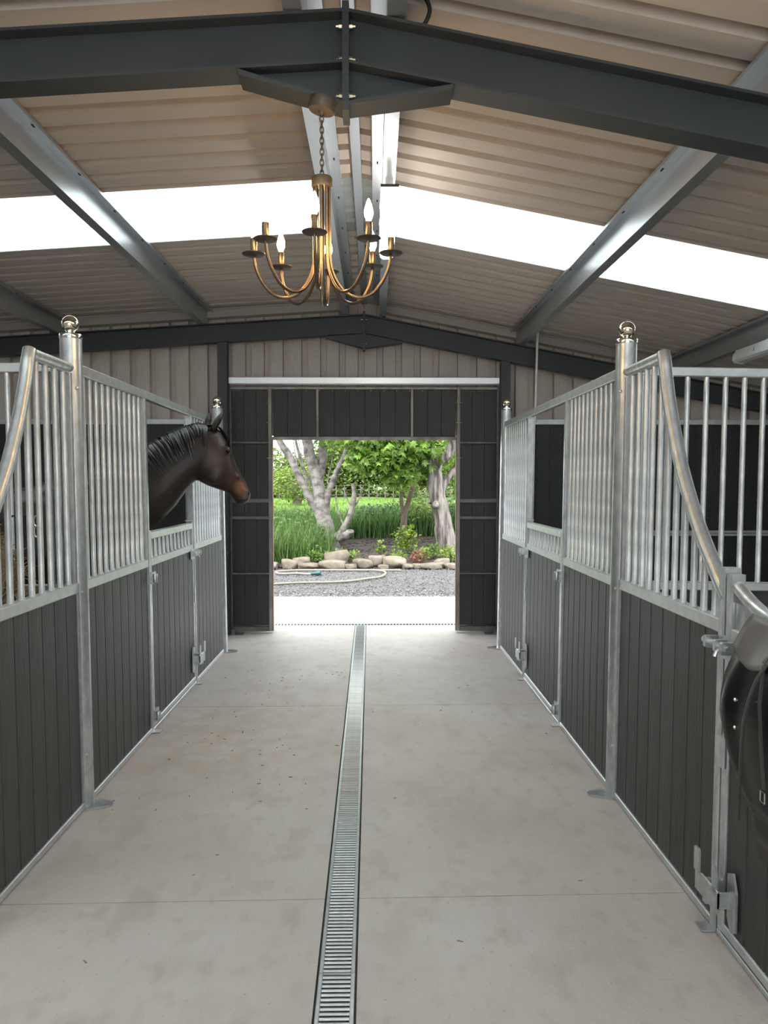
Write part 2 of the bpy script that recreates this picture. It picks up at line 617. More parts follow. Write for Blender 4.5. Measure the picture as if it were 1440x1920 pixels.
ceiling = tag(empty('ceiling'), 'corrugated roof with beige fleece-lined underside', 'ceiling', kind='structure')
LIGHTS = (4.82, 0.82, -3.18)       # skylight strips; the last two are unseen, added for more daylight
wn = 0
for side in (-1, 1):
    y = 8.82 - 1.0 + 0.0
    ys = [4.82 + k for k in range(-9, 4)]
    for y in ys:
        if any(abs(y - q) < 0.01 for q in LIGHTS):
            wn += 1
            o = roof_sheet('window_%d' % wn, 'grp', None, side, y)
            tag(o, 'translucent white skylight strip in the %s roof slope%s' % ('left' if side < 0 else 'right', '' if y > 3 else ', unseen, added for more daylight'),
                'skylight', kind='structure')
        else:
            roof_sheet('roof_sheet', 'fleece', ceiling, side, y)
# ridge cover strip (pale), inside
b = MB()
b.prism([(XR - 0.028, 3.300), (XR + 0.028, 3.292), (XR + 0.028, 3.312), (XR - 0.028, 3.320)], 'y', 0, 1)
b = MB()
b.cbox(XR - 0.028, XR + 0.028, 2.97, 8.1, 3.292, 3.306, 0.003, 'y')
b.cbox(XR - 0.028, XR + 0.028, -4.1, 2.83, 3.292, 3.306, 0.003, 'y')
tag(b.build('trim_1', 'purlin'), 'narrow pale strip along the roof ridge', 'trim', kind='structure')
b = MB()
b.add([(XR - .25, -4.3, 3.345), (XR, -4.3, 3.365), (XR + .25, -4.3, 3.32), (XR - .25, 8.9, 3.345), (XR, 8.9, 3.365), (XR + .25, 8.9, 3.32),
       (XR - .25, -4.3, 3.352), (XR, -4.3, 3.372), (XR + .25, -4.3, 3.327), (XR - .25, 8.9, 3.352), (XR, 8.9, 3.372), (XR + .25, 8.9, 3.327)],
      [(0, 1, 4, 3), (1, 2, 5, 4), (6, 7, 10, 9), (7, 8, 11, 10), (0, 3, 9, 6), (2, 5, 11, 8)])
b.build('ridge_cap', 'trim', ceiling)


# purlins (Z sections)
def purlin(x, side, label, y0=-4.1, y1=8.05):
    """side: direction the top flange points (towards the ridge)"""
    t = -side
    z0, z1 = ztop(x) + 0.002, ztop(x) + 0.158
    th = 0.004
    pts = [(x, z0 + th), (x, z1 - th), (x, z1), (x + t * 0.062, z1 - t * 0 + 0.0), (x + t * 0.062, z1 - 0.018), (x + t * 0.058, z1 - 0.018),
           (x + t * 0.058, z1 - th), (x + t * th, z1 - th), (x + t * th, z0), (x - t * 0.062, z0), (x - t * 0.062, z0 + 0.018), (x - t * 0.058, z0 + 0.018), (x - t * 0.058, z0 + th)]
    b = MB()
    b.prism([(z, xx) for xx, z in pts], 'y', y0, y1)
    o = b.build('purlin', 'purlin')
    tag(o, label, 'purlin', 'galvanised roof purlins', 'structure')
    sc = shared('screw', lambda: MB().cbox(-0.004, 0.004, -0.014, 0.014, -0.004, 0.0, .001, 'y').mesh('screw_head'))
    for k in range(8):
        yy = 3.3 + k * 0.6
        link('screw_head', sc, 'dark', o, (x + t * 0.032, yy, z1 - th))
    return o


purlin(-0.255, -1, 'galvanised ridge purlin left of the ridge strip, behind the chandelier')
purlin(-1.66, -1, 'long galvanised purlin crossing the left skylight')
purlin(-3.07, -1, 'outer left purlin above the horse stall')
purlin(-4.6, -1, 'eaves purlin at the left wall, hidden outside the picture')
purlin(0.05, 1, 'galvanised ridge purlin right of the ridge strip, carrying the lit batten')
purlin(1.42, 1, 'long galvanised purlin crossing the right skylight')
purlin(2.92, 1, 'outer right purlin carrying the unlit batten')
purlin(4.4, 1, 'eaves purlin at the right wall, hidden outside the picture')


# portal frames
def rafter_poly(y0, y1, side, z_off0, z_off1, xa, xb, b, cut=0.0):
    """a bar following the slope from xa to xb, top offset z_off1, bottom z_off0"""
    v = []
    for yy in (y0, y1):
        v += [(xa, yy, ztop(xa) + z_off0), (xb, yy, ztop(xb) + z_off0), (xb, yy, ztop(xb) + z_off1), (xa, yy, ztop(xa) + z_off1)]
    b.add(v, [(0, 1, 2, 3), (7, 6, 5, 4), (0, 4, 5, 1), (1, 5, 6, 2), (2, 6, 7, 3), (3, 7, 4, 0)])


def portal(y0, label, haunch=True):
    root = tag(empty('portal_frame', (0, 0, 0)), label, 'steel frame', 'dark steel portal frames', 'structure')
    y1, ym = y0 + 0.115, y0 + 0.0575
    D = 0.185
    for side in (-1, 1):
        xa = XR + side * 0.006
        xb = (XL + 0.02) if side < 0 else (XRT - 0.02)
        b = MB()
        rafter_poly(y0, y1, side, -0.011, 0, xa, xb, b)
        rafter_poly(y0, y1, side, -D, -D + 0.011, xa, xb, b)
        rafter_poly(ym - .004, ym + .004, side, -D + 0.011, -0.011, xa, xb, b)
        b.build('rafter', 'steel_paint', root)
        # haunch
        xe = XR + side * 0.375
        zc = 2.822
        b = MB()
        ze = ztop(xe) - D
        for (ya, yb, lo, hi) in ((y0, y1, 0, 0.011), (ym - .004, ym + .004, 0.011, None)):
            v = []
            for yy in (ya, yb):
                if hi is not None:
                    v += [(xa, yy, zc + lo), (xe, yy, ze + lo - .02), (xe, yy, ze + hi - .012), (xa, yy, zc + hi)]
                else:
                    v += [(xa, yy, zc + lo), (xe, yy, ze - .012), (xe, yy, ze), (xa, yy, ztop(xa) - D)]
            b.add(v, [(0, 1, 2, 3), (7, 6, 5, 4), (0, 4, 5, 1), (1, 5, 6, 2), (2, 6, 7, 3), (3, 7, 4, 0)])
        b.build('haunch', 'steel_paint', root)
        b = MB()
        b.box(XR, XR + side * 0.012, y0 - 0.004, y1 + 0.004, 2.80, ZR + 0.022)
        pl = b.build('end_plate', 'steel_paint', root)
        for zz in (3.10, 2.985, 2.86):
            for yy in (y0 + 0.024, y1 - 0.024):
                bo = MB()
                bo.tube([(XR + side * 0.012, yy, zz), (XR + side * 0.024, yy, zz)], 0.009, 6)
                bo.tube([(XR + side * 0.024, yy, zz), (XR + side * 0.034, yy, zz)], 0.005, 6)
                bo.build('bolt', 'bolt', pl)
        # column
        b = MB()
        xc = xb
        zt = ztop(xb) - D
        b.box(xc - .07, xc + .07, y0, y0 + 0.1, 0, zt)
        b.build('column', 'steel_paint', root)
    return root


portal(2.84, 'near dark steel portal frame spanning the top of the picture')
portal(7.86, 'far dark steel portal frame in front of the gable')
portal(-2.2, 'rear steel portal frame behind the viewer')

# cable loop over near rafter
b = MB()
b.tube(catmull([(0.05, 2.99, 3.24), (0.11, 2.96, 3.275), (0.17, 2.95, 3.262), (0.20, 2.95, 3.215), (0.185, 2.955, 3.165), (0.14, 2.965, 3.125), (0.05, 2.975, 3.12)], 6), 0.008, 8)
tag(b.build('cable', 'black_rubber', smooth=True), 'black cable loop above the near steel beam', 'cable')


# ------------------------------------------------------------------ gable wall and side walls
def clad_sheet(parent, x0, x1, zb, y, m='clad', back=False):
    """vertical corrugated sheet, ribs run upwards, top follows roof"""
    n = max(1, int(round((x1 - x0) / 0.2)))
    pts = []
    for i in range(n):
        for u, h in PROF[:-1]:
            pts.append((x0 + i * (x1 - x0) / n + u * (x1 - x0) / n / 0.2, h))
    pts.append((x1, 0))
    v, f = [], []
    k = len(pts)
    for dy in (0, 0.005):
        for x, h in pts:
            v.append((x, y + h + dy, zb))
        for x, h in pts:
            v.append((x, y + h + dy, ztop(x) + 0.166))
    for i in range(k - 1):
        f += [(i, i + 1, k + i + 1, k + i), (2 * k + i, 2 * k + i + 1, 3 * k + i + 1, 3 * k + i), (i, i + 1, 2 * k + i + 1, 2 * k + i), (k + i, k + i + 1, 3 * k + i + 1, 3 * k + i)]
    f += [(0, k, 3 * k, 2 * k), (k - 1, 2 * k - 1, 4 * k - 1, 3 * k - 1)]
    b = MB()
    b.add(v, f)
    return b.build('cladding_sheet', m, parent)


wf = tag(empty('wall_front'), 'gable wall of beige corrugated cladding above black boarding', 'wall', kind='structure')
DX0, DX1 = -1.03, 0.83     # opening
edges = [-5.0, -4.0, -3.0, -2.0, DX0 - 0.02]
for a, c in zip(edges[:-1], edges[1:]):
    clad_sheet(wf, a, c, 0, 8.16)
edges = [DX1 + .02, 1.83, 2.83, 3.83, 4.83]
for a, c in zip(edges[:-1], edges[1:]):
    clad_sheet(wf, a, c, 0, 8.16)
clad_sheet(wf, DX0 - .02, -0.1, 1.98, 8.16)
clad_sheet(wf, -0.1, DX1 + .02, 1.98, 8.16)


def board_mesh(wd, h, th=0.03, c=0.005):
    return shared(('board', round(wd, 4), round(h, 4), th), lambda: MB().cbox(-wd / 2 + 0.0012, wd / 2 - 0.0012, -th / 2, th / 2, 0, h, c, 'z').mesh('board'))


def boards_x(parent, x0, x1, yc, z0, z1, m='board_dark', wd=0.135, name='board'):
    n = max(1, int(round((x1 - x0) / wd)))
    d = (x1 - x0) / n
    me = board_mesh(d, z1 - z0)
    for i in range(n):
        link(name, me, None if me.materials else m, parent, (x0 + (i + .5) * d, yc, z0))


BM = {}


def boards(parent, axis, a0, a1, c, z0, z1, m='board', wd=0.135, th=0.03):
    """vertical boards side by side along axis 'x' or 'y' at cross position c"""
    n = max(1, int(round((a1 - a0) / wd)))
    d = (a1 - a0) / n
    key = (round(d, 4), round(z1 - z0, 4), m, th)
    if key not in BM:
        me = MB().cbox(-d / 2 + (0.0012 if m == 'board' else .0003), d / 2 - (0.0012 if m == 'board' else .0003), -th / 2, th / 2, 0, z1 - z0, 0.004 if m == 'board' else .0022, 'z').mesh('board')
        me.materials.append(M[m])
        BM[key] = me
    for i in range(n):
        p = a0 + (i + .5) * d
        if axis == 'x':
            link('board', BM[key], None, parent, (p, c, z0))
        else:
            link('board', BM[key], None, parent, (c, p, z0), (0, 0, math.pi / 2))


for x0, x1 in ((XL + .05, -1.56), (1.36, XRT - .05)):
    boards(wf, 'x', x0, x1, 8.10, 0.03, 0.965, 'board_dark')
    boards(wf, 'x', x0, x1, 8.10, 1.02, 2.09, 'board_dark')
    bx('cap_channel', 'galv_rail', wf, x0, x1, 8.07, 8.13, 2.09, 2.145, 0.004, 'x')
    bx('joint_channel', 'galv_rail', wf, x0, x1, 8.06, 8.13, 0.965, 0.990, 0.003, 'x')
    bx('joint_channel', 'galv_rail', wf, x0, x1, 8.07, 8.13, 0.993, 1.02, 0.003, 'x')
    bx('foot_channel', 'galv_rail', wf, x0, x1, 8.07, 8.13, 0.0, 0.03, 0.003, 'x')

# flashing under the roof at the gable
tn = 2
for side in (-1, 1):
    xa, xb = (XR - .16, XL + .05) if side < 0 else (XR + .2, XRT - .05)
    b = MB()
    v = []
    for yy in (8.03, 8.15):
        v += [(xa, yy, ztop(xa) + 0.09), (xb, yy, ztop(xb) + 0.09), (xb, yy, ztop(xb) + 0.163), (xa, yy, ztop(xa) + 0.163)]
    b.add(v, [(0, 1, 2, 3), (7, 6, 5, 4), (0, 4, 5, 1), (1, 5, 6, 2), (2, 6, 7, 3), (3, 7, 4, 0)])
    tag(b.build('trim_%d' % tn, 'trim'), 'pale flashing strip under the %s roof slope at the gable' % ('left' if side < 0 else 'right'), 'trim', kind='structure')
    tn += 1

for nm, x in (('wall_left', XL), ('wall_right', XRT)):
    s = -1 if x < 0 else 1
    wroot = tag(empty(nm), 'beige corrugated %s side wall of the barn' % nm[5:], 'wall', kind='structure')
    zt = ztop(x) + 0.16
    for k in range(13):
        ya = -4.2 + k * 0.96
        b = MB()
        pr = corr_profile(1.0)
        v, f = [], []
        n = len(pr)
        for dx in (0, 0.005):
            for zz in (0, zt):
                for u, h in pr:
                    v.append((x + s * (h + dx + .05), ya + u * .96, zz))
        for i in range(n - 1):
            f += [(i, i + 1, n + i + 1, n + i), (2 * n + i, 2 * n + i + 1, 3 * n + i + 1, 3 * n + i)]
        f += [(0, n, 3 * n, 2 * n), (n - 1, 2 * n - 1, 4 * n - 1, 3 * n - 1)]
        b.add(v, f)
        b.build('cladding_sheet', 'clad', wroot)
    boards(wroot, 'y', 3.8, 8.0, x - s * 0.03, 0.03, 1.35, 'board_dark', 0.14)
# rear gable with its wide open doorway
wb = tag(empty('wall_back'), 'rear gable wall with open doorway behind the viewer', 'wall', kind='structure')
clad_sheet(wb, XL - .1, -2.1, 0, Y0)
clad_sheet(wb, 1.9, XRT + .13, 0, Y0)
clad_sheet(wb, -2.1, 1.9, 2.6, Y0)

# ------------------------------------------------------------------ sliding doors
for i, (xp0, xp1) in enumerate(((-1.535, -1.440), (1.245, 1.335))):
    pr = tag(empty('door_post', ((xp0 + xp1) / 2, 7.93, 0)), 'dark steel post at the %s of the sliding doorway' % ('left' if i == 0 else 'right'), 'post', 'door posts', 'structure')
    wv = (xp1 - xp0) / 2
    zt = ztop((xp0 + xp1) / 2) - 0.187
    MB().box(-wv, wv, -.05, -.042, 0, zt).build('flange', 'steel_paint', pr)
    MB().box(-wv, wv, .042, .05, 0, zt).build('flange', 'steel_paint', pr)
    MB().box(-.004, .004, -.042, .042, 0, zt).build('web', 'steel_paint', pr)
    MB().box(-wv - .02, wv + .02, -.07, .05, 0, .012).build('base_plate', 'steel_paint', pr)

b = MB()
b.prism([(2.482, 7.955), (2.482, 7.962), (2.478, 7.962), (2.478, 7.950), (2.492, 7.946), (2.540, 7.946), (2.548, 7.952), (2.548, 8.03), (2.540, 8.03), (2.540, 7.955)], 'x', -1.438, 1.238)
# prism axis x expects (y,z)
b = MB()
b.prism([(7.952, 2.480), (7.946, 2.486), (7.946, 2.542), (7.952, 2.548), (8.035, 2.548), (8.035, 2.480), (8.028, 2.480), (8.028, 2.541), (7.953, 2.541), (7.953, 2.480)], 'x', -1.438, 1.238)
tag(b.build('door_track', 'track'), 'bright galvanised sliding door track over the doorway', 'track', kind='structure')


def door_leaf(name, label, x0, x1, inner):
    """narrow visible leaf beside the opening; inner = side of bright stile"""
    d = tag(empty(name, (x0, 8.0, 0)), label, 'door', kind='structure')
    wv = x1 - x0
    z0, z1 = 0.02, 2.455
    st = 0.034
    if inner > 0:
        bx('stile', 'door_frame', d, wv - st, wv, -.025, .02, z0, z1, .003)
        bx('edge_strip', 'rust', d, wv - .001, wv + .008, -.02, .04, z0, 1.93, .002)
        bx('stile', 'rail_dark', d, 0, .02, -.02, .02, z0, z1, .003)
        a, c = .02, wv - st
    else:
        bx('stile', 'door_frame', d, 0, st, -.025, .02, z0, z1, .003)
        bx('edge_strip', 'rust', d, -.008, .001, -.02, .04, z0, 1.93, .002)
        bx('stile', 'rail_dark', d, wv - .02, wv, -.02, .02, z0, z1, .003)
        a, c = st, wv - .02
    bx('top_rail', 'door_frame', d, a, c, -.025, .02, z1 - .028, z1, .003, 'x')
    bx('bottom_rail', 'rail_dark', d, a, c, -.03, .02, z0, z0 + .045, .003, 'x')
    for zz, h in ((1.903, .020), (1.325, .040), (1.155, .030), (0.597, .018)):
        bx('cross_rail', 'rail_dark', d, a, c, -.026, .02, zz - h / 2, zz + h / 2, .003, 'x')
    zs = [z0 + .045, .597, 1.155, 1.325, 1.903, z1 - .028]
    for q in range(5):
        boards(d, 'x', a, c, .008, zs[q] + .012, zs[q + 1] - .012, 'board_dark', 0.12, .022)
    for zz in (2.30, 2.1, 1.75):
        xx = wv - st / 2 if inner > 0 else st / 2
        me = shared('screw2', lambda: MB().tube([(-.03, -.03, 0), (.03, -.03, 0)], .005, 6).mesh('fixing'))
        link('fixing', me, 'bolt', d, (xx, 0, zz))
    return d


door_leaf('door_1', 'black boarded sliding door leaf left of the bright doorway', -1.437, -1.020, 1)
door_leaf('door_2', 'black boarded sliding door leaf right of the bright doorway', 0.822, 1.238, -1)
d = tag(empty('door_3', (0, 8.0, 0)), 'black boarded overhead panel above the doorway', 'door panel', kind='structure')
hx = [-1.020, -0.565, 0.375, 0.822]
bx('top_rail', 'door_frame', d, hx[0], hx[3], -.022, .02, 2.430, 2.455, .003, 'x')
bx('bottom_rail', 'door_frame', d, hx[0], hx[3], -.022, .02, 1.930, 1.962, .003, 'x')
for q in (1, 2):
    bx('mullion', 'door_frame', d, hx[q] - .014, hx[q] + .014, -.022, .02, 1.962, 2.430, .003)
for q in range(3):
    boards(d, 'x', hx[q] + .016, hx[q + 1] - .016, .008, 1.964, 2.428, 'board_dark', 0.15, .022)
me = shared('fix3', lambda: MB().lathe([(.006, 0), (.006, .004), (.003, .007)], n=6).mesh('rivet'))
for q in range(14):
    link('rivet', me, 'bolt', d, (-.93 + q * .128, -.003, 2.418), (R(90), 0, 0))
# bottom door guides
for xg, lb in ((-1.40, 'left'), (1.20, 'right')):
    r = tag(empty('door_guide', (xg, 7.9, 0)), 'small steel floor guide under the %s sliding door leaf' % lb, 'door guide')
    MB().box(-.1, .1, -.03, .08, 0, .008).build('plate', 'rail_dark', r)
    MB().cbox(-.02, .02, -.02, .0, .008, .05, .003).build('upstand', 'rail_dark', r)

# ------------------------------------------------------------------ stable fronts
LEAN = 0.78
FACE = {-1: -1.330, 1: 1.137}
DY = {-1: 0.0, 1: 0.10}
BAR_R = 0.0125
RAILZ = (2.000, 2.050)
MIDZ = (1.000, 1.048)


def front_root(name, s, label, cat, group=None):
    r = empty(name, (FACE[s], 0, 0), (0, R(LEAN) * s, 0))
    return tag(r, label, cat, group)


def sb(name, m, root, s, v0, v1, u0, u1, z0, z1, c=0.004, axis='z'):
    return bx(name, m, root, s * v0, s * v1, u0, u1, z0, z1, c, axis)


def bar(root, s, v, u, z0, z1, name='bar'):
    me = shared(('bar', round(z1 - z0, 3)), lambda: bar_mesh(z1 - z0))
    return link(name, me, None, root, (s * v, u, z0))


def bar_mesh(h):
    me = MB().lathe([(BAR_R + .003, 0), (BAR_R + .002, .004), (BAR_R, .007), (BAR_R, h)], n=12).mesh('bar', 40)
    me.materials.append(M['galv'])
    return me


def hinge(root, s, u, z):
    """gate hinge: plate on door, eye and pin on jamb"""
    h = empty('hinge')
    b = MB()
    b.cbox(s * -.012, s * 0.0, u + .005, u + .085, z - .035, z + .035, .006, 'x')
    o = b.build('hinge', 'galv', root)
    bpy.data.objects.remove(h)
    b = MB()
    b.lathe([(.014, -.028), (.016, -.024), (.016, .024), (.014, .028)], (s * -.03, u, z), 10)
    b.build('hinge_pin', 'galv', o, 40)
    MB().box(s * -.035, s * 0.0, u - .012, u + .04, z - .008, z + .008).build('hinge_strap', 'galv', o)
    return o


def top_latch(root, s, u, z):
    """sliding bolt across door / jamb; u = jamb line, door towards -u"""
    b = MB()
    b.cbox(s * -.008, 0, u - .11, u - .02, z - .045, z + .03, .004, 'x')
    o = b.build('bolt_latch', 'galv', root)
    MB().tube([(s * -.03, u - .12, z), (s * -.03, u + .07, z)], .012, 10).build('bolt_rod', 'galv', o, 40)
    for du in (-.095, -.045, .03):
        MB().cbox(s * -.048, 0, u + du - .009, u + du + .009, z - .02, z + .02, .004, 'y').build('keeper', 'galv', o)
    MB().tube([(s * -.03, u - .07, z), (s * -.05, u - .07, z - .015), (s * -.055, u - .07, z - .03)], .007, 8).build('bolt_handle', 'galv', o)
    return o


def kick_latch(root, s, u, z):
    """foot-operated flip-over latch; door towards -u, jamb towards +u"""
    b = MB()
    # door plate (chamfered hexagon) on the door
    poly = [(u - .135, z + .045), (u - .11, z + .10), (u - .075, z + .085), (u - .075, z - .055), (u - .105, z - .095), (u - .135, z - .08)]
    b.prism(poly, 'x', s * -.008, 0)
    o = b.build('kick_latch', 'galv', root)
    MB().box(s * -.055, s * -.004, u - .10, u - .09, z - .02, z + .03).build('lug', 'galv', o)
    MB().cbox(s * -.05, s * -.043, u - .10, u + .075, z - .04, z + .035, .003, 'y').build('flip_bar', 'galv', o)
    MB().cbox(s * -.05, s * -.043, u - .085, u - .055, z + .02, z + .105, .008, 'x').build('kick_tab', 'galv', o)
    MB().cbox(s * -.056, s * -.049, u + .035, u + .075, z + .03, z + .11, .006, 'x').build('kick_tab', 'galv', o)
    MB().box(s * -.05, s * .0, u - .012, u + .012, z - .05, z + .03).build('striker', 'galv', o)
    return o


def post(s, u, label):
    r = empty('stall_post', (FACE[s] + s * 0.025, u, 0), (0, R(LEAN) * s, 0))
    tag(r, label, 'post', 'round galvanised stall posts')
    b = MB()
    b.lathe([(.049, 0.008), (.049, 2.165)], n=28)
    b.build('tube', 'galv', r, 40)
    b = MB()
    b.lathe([(.0500, 2.155), (.0512, 2.158), (.0512, 2.174), (.0495, 2.178), (.024, 2.179), (.020, 2.182), (.019, 2.190)], n=28)
    cap = b.build('collar', 'collar', r, 30)
    b = MB()
    prof = [(.001, -.039)] + [(.039 * math.cos(q * math.pi / 16), .039 * math.sin(q * math.pi / 16)) for q in range(-7, 8)] + [(.001, .039)]
    b.lathe(prof, (0, 0, 2.224), 28)
    b.build('ball', 'chrome', r, True)
    poly = [(-s * .11, -.03), (-s * .135, -.012), (-s * .135, .012), (-s * .11, .03), (-s * .04, .065), (s * .05, .065), (s * .05, -.065), (-s * .04, -.065)]
    MB().prism(poly, 'z', 0, 0.009).build('base_plate', 'galv', r)
    for dz in (0.25, 1.0, 1.93):
        MB().lathe([(.008, 0), (.008, .005), (.004, .008)], n=6).build('bolt', 'galv', r, loc=(-s * .034, -.036, dz)).rotation_euler = (R(90), 0, R(-s * 40))
    return r


post(-1, 3.69, 'tall galvanised post with brass ball, left of the horse stall, near')
post(-1, 7.09, 'small far galvanised post with ball behind the horse ears')
post(1, 3.79, 'tall galvanised post with brass ball, right side, near')
post(1, 7.22, 'small far galvanised post with ball beside the right door leaf')


def far_front(s, label, dlabel):
    dy = DY[s]
    ua, uj1, uj2, ub = 3.69 + dy + .045, 4.79 + dy, 5.955 + dy, (7.09 if s < 0 else 7.22) - .045
    r = front_root('stall_screen', s, label, 'stall screen', 'barred stall screens')
    sb('top_rail', 'galv_rail', r, s, .0, .04, ua, ub, *RAILZ, .004, 'y')
    for (a, c) in ((ua, uj1 - .03), (uj2 + .03, ub)):
        sb('mid_rail', 'galv_rail', r, s, .0, .045, a, c, *MIDZ, .004, 'y')
        sb('bottom_rail', 'galv_rail', r, s, .0, .045, a, c, .004, .034, .003, 'y')
        sb('stile', 'galv', r, s, .004, .04, a, a + .022, MIDZ[1], RAILZ[0], .003)
        sb('end_channel', 'galv', r, s, .0, .045, a, a + .012, .034, MIDZ[0], .002)
        boards(r, 'y', a + .012, c, s * .024, .030, MIDZ[0], 'board')
        n = 11
        wv = (c - .02) - (a + .03)
        for i in range(n):
            bar(r, s, .021, a + .03 + (i + .5) * wv / n, MIDZ[1], RAILZ[0])
    for uj, side in ((uj1, -1), (uj2, 1)):
        sb('upright', 'galv', r, s, -.003, .047, uj - .03 if side < 0 else uj, uj if side < 0 else uj + .03, .004, RAILZ[0], .004)
        sb('side_plate', 'galv', r, s, .004, .060, uj + side * .031, uj + side * .036, MIDZ[1], RAILZ[0], .001)
        sb('foot', 'galv', r, s, -.045, .03, uj - .03, uj + .03, 0.0, .007, .003, 'x')
    sb('threshold_rail', 'galv_rail', r, s, .0, .045, uj1, uj2, .003, .022, .003, 'y')
    # door
    d = front_root('stall_door', s, dlabel, 'stall door', 'stall doors')
    g = .008
    a, c = uj1 + g, uj2 - g
    zt = 1.208
    sb('stile', 'galv', d, s, .0, .042, a, a + .032, .028, zt + .008, .004)
    sb('stile', 'galv', d, s, .0, .042, c - .032, c, .028, zt + .008, .004)
    sb('top_rail', 'galv_rail', d, s, .0, .042, a + .032, c - .032, zt - .046, zt, .004, 'y')
    sb('mid_rail', 'galv_rail', d, s, .0, .042, a + .032, c - .032, 1.0, 1.048, .004, 'y')
    sb('bottom_rail', 'galv_rail', d, s, .0, .042, a + .032, c - .032, .028, .062, .004, 'y')
    sb('stop_lug', 'galv', d, s, -.005, .045, c - .06, c - .01, zt + .009, zt + .024, .006, 'y')
    boards(d, 'y', a + .032, c - .032, s * .022, .060, 1.0, 'board')
    n = 11
    wv = (c - .04) - (a + .04)
    for i in range(n):
        bar(d, s, .021, a + .04 + (i + .5) * wv / n, 1.048, zt - .046)
    hinge(d, s, uj1 - .002, .93)
    hinge(d, s, uj1 - .002, .10)
    top_latch(d, s, uj2, .985)
    kick_latch(d, s, uj2, .20)
    sb('hinge_sleeve', 'galv', d, s, -.006, .0, c - .012, c + .02, .62, .72, .003)
    return r, d


far_front(-1, 'galvanised barred stall front on the left, where the horse looks out', 'left stall door with charcoal boards and short bars, below the horse')
far_front(1, 'galvanised barred stall front on the right, with empty door opening', 'right far stall door with charcoal boards and short bars')

SWEEP = [(3.235, 2.035), (3.215, 1.99), (3.185, 1.90), (3.115, 1.745), (3.01, 1.565), (2.89, 1.41), (2.79, 1.305), (2.69, 1.215), (2.62, 1.155), (2.575, 1.12)]


def near_front(s, label):
    dy = 0.0 if s < 0 else 0.05
    ub = (3.69 if s < 0 else 3.79) - .045
    uj = 2.615 + (0 if s < 0 else .02)
    r = front_root('stall_screen', s, label, 'stall screen', 'barred stall screens')
    sw = catmull([(0, u + dy, z) for u, z in SWEEP], 5)
    b = MB()
    b.tube([(s * .02, p.y, p.z) for p in sw], .0265, 16)
    b.build('swept_rail', 'galv', r, 50)
    b = MB()
    b.tube([(s * .02, ub + .02, 2.022), (s * .02, 3.23 + dy, 2.022)], .022, 14)
    b.build('top_rail', 'galv', r, 50)
    MB().box(s * .012, s * .028, 3.24 + dy, ub, 1.992, 2.002).build('weld_strip', 'galv', r)
    sb('mid_rail', 'galv_rail', r, s, .0, .045, uj, ub, *MIDZ, .004, 'y')
    sb('bottom_rail', 'galv_rail', r, s, .0, .045, uj, ub, .004, .034, .003, 'y')
    sb('end_stile', 'galv', r, s, .004, .052, ub - .03, ub - .005, MIDZ[1], 1.995, .003)
    sb('end_channel', 'galv', r, s, .0, .045, ub - .012, ub, .034, MIDZ[0], .002)
    boards(r, 'y', uj + .0, ub - .012, s * .024, .030, MIDZ[0], 'board')
    sb('upright', 'galv', r, s, -.003, .05, uj - .03, uj + .012, .004, 1.222, .004)
    sb('foot', 'galv', r, s, -.045, .03, uj - .03, uj + .03, 0.0, .007, .003, 'x')
    u = ub - .075
    while u > uj + .05:
        z = 1.995
        for p, q in zip(sw[:-1], sw[1:]):
            if q.y <= u <= p.y:
                z = min(1.995, p.z + (q.z - p.z) * (u - p.y) / (q.y - p.y) - .01)
        bar(r, s, .021, u, MIDZ[1], round(z, 3))
        u -= .0945
    return r


near_front(-1, 'near left stall front with swept tube rail, cut by the left edge')
near_front(1, 'near right stall front with long swept tube rail down to the saddle door')

# near right door with dipped top, carries the saddle
d = front_root('stall_door', 1, 'near right stall door with dipped tube top, under the saddle', 'stall door', 'stall doors')
uj = 2.605
a, c = 1.44, uj - .008
sb('stile', 'galv', d, 1, .0, .045, c - .045, c, .028, 1.205, .004)
sb('stile', 'galv', d, 1, .0, .045, a, a + .045, .028, 1.205, .004)
dip = catmull([(0, c - .04, 1.165), (0, c - .14, 1.125), (0, c - .28, 1.095), (0, c - .58, 1.075), (0, a + .28, 1.095), (0, a + .14, 1.125), (0, a + .04, 1.165)], 5)
MB().tube([(.022, p.y, p.z) for p in dip], .022, 14).build('dip_rail', 'galv', d, 50)
sb('mid_rail', 'galv_rail', d, 1, .0, .045, a + .045, c - .045, .985, 1.03, .004, 'y')
sb('bottom_rail', 'galv_rail', d, 1, .0, .045, a + .045, c - .045, .028, .062, .004, 'y')
sb('bottom_track', 'galv_rail', d, 1, .0, .045, 1.3, c, .003, .022, .003, 'y')
sb('end_plate', 'galv', d, 1, .012, .016, c - .16, c - .05, 1.03, 1.115, .002)
boards(d, 'y', a + .045, c - .045, .022, .060, .985, 'board')
for i in range(9):
    u = c - .12 - i * .105
    if u > a + .06:
        bar(d, 1, .021, u, 1.03, 1.085)
o = top_latch(d, 1, uj + .01, .972)
kick_latch(d, 1, uj - .02, .165)
sb('hinge_sleeve', 'galv', d, 1, -.012, .0, c - .04, c + .03, .57, .67, .006)


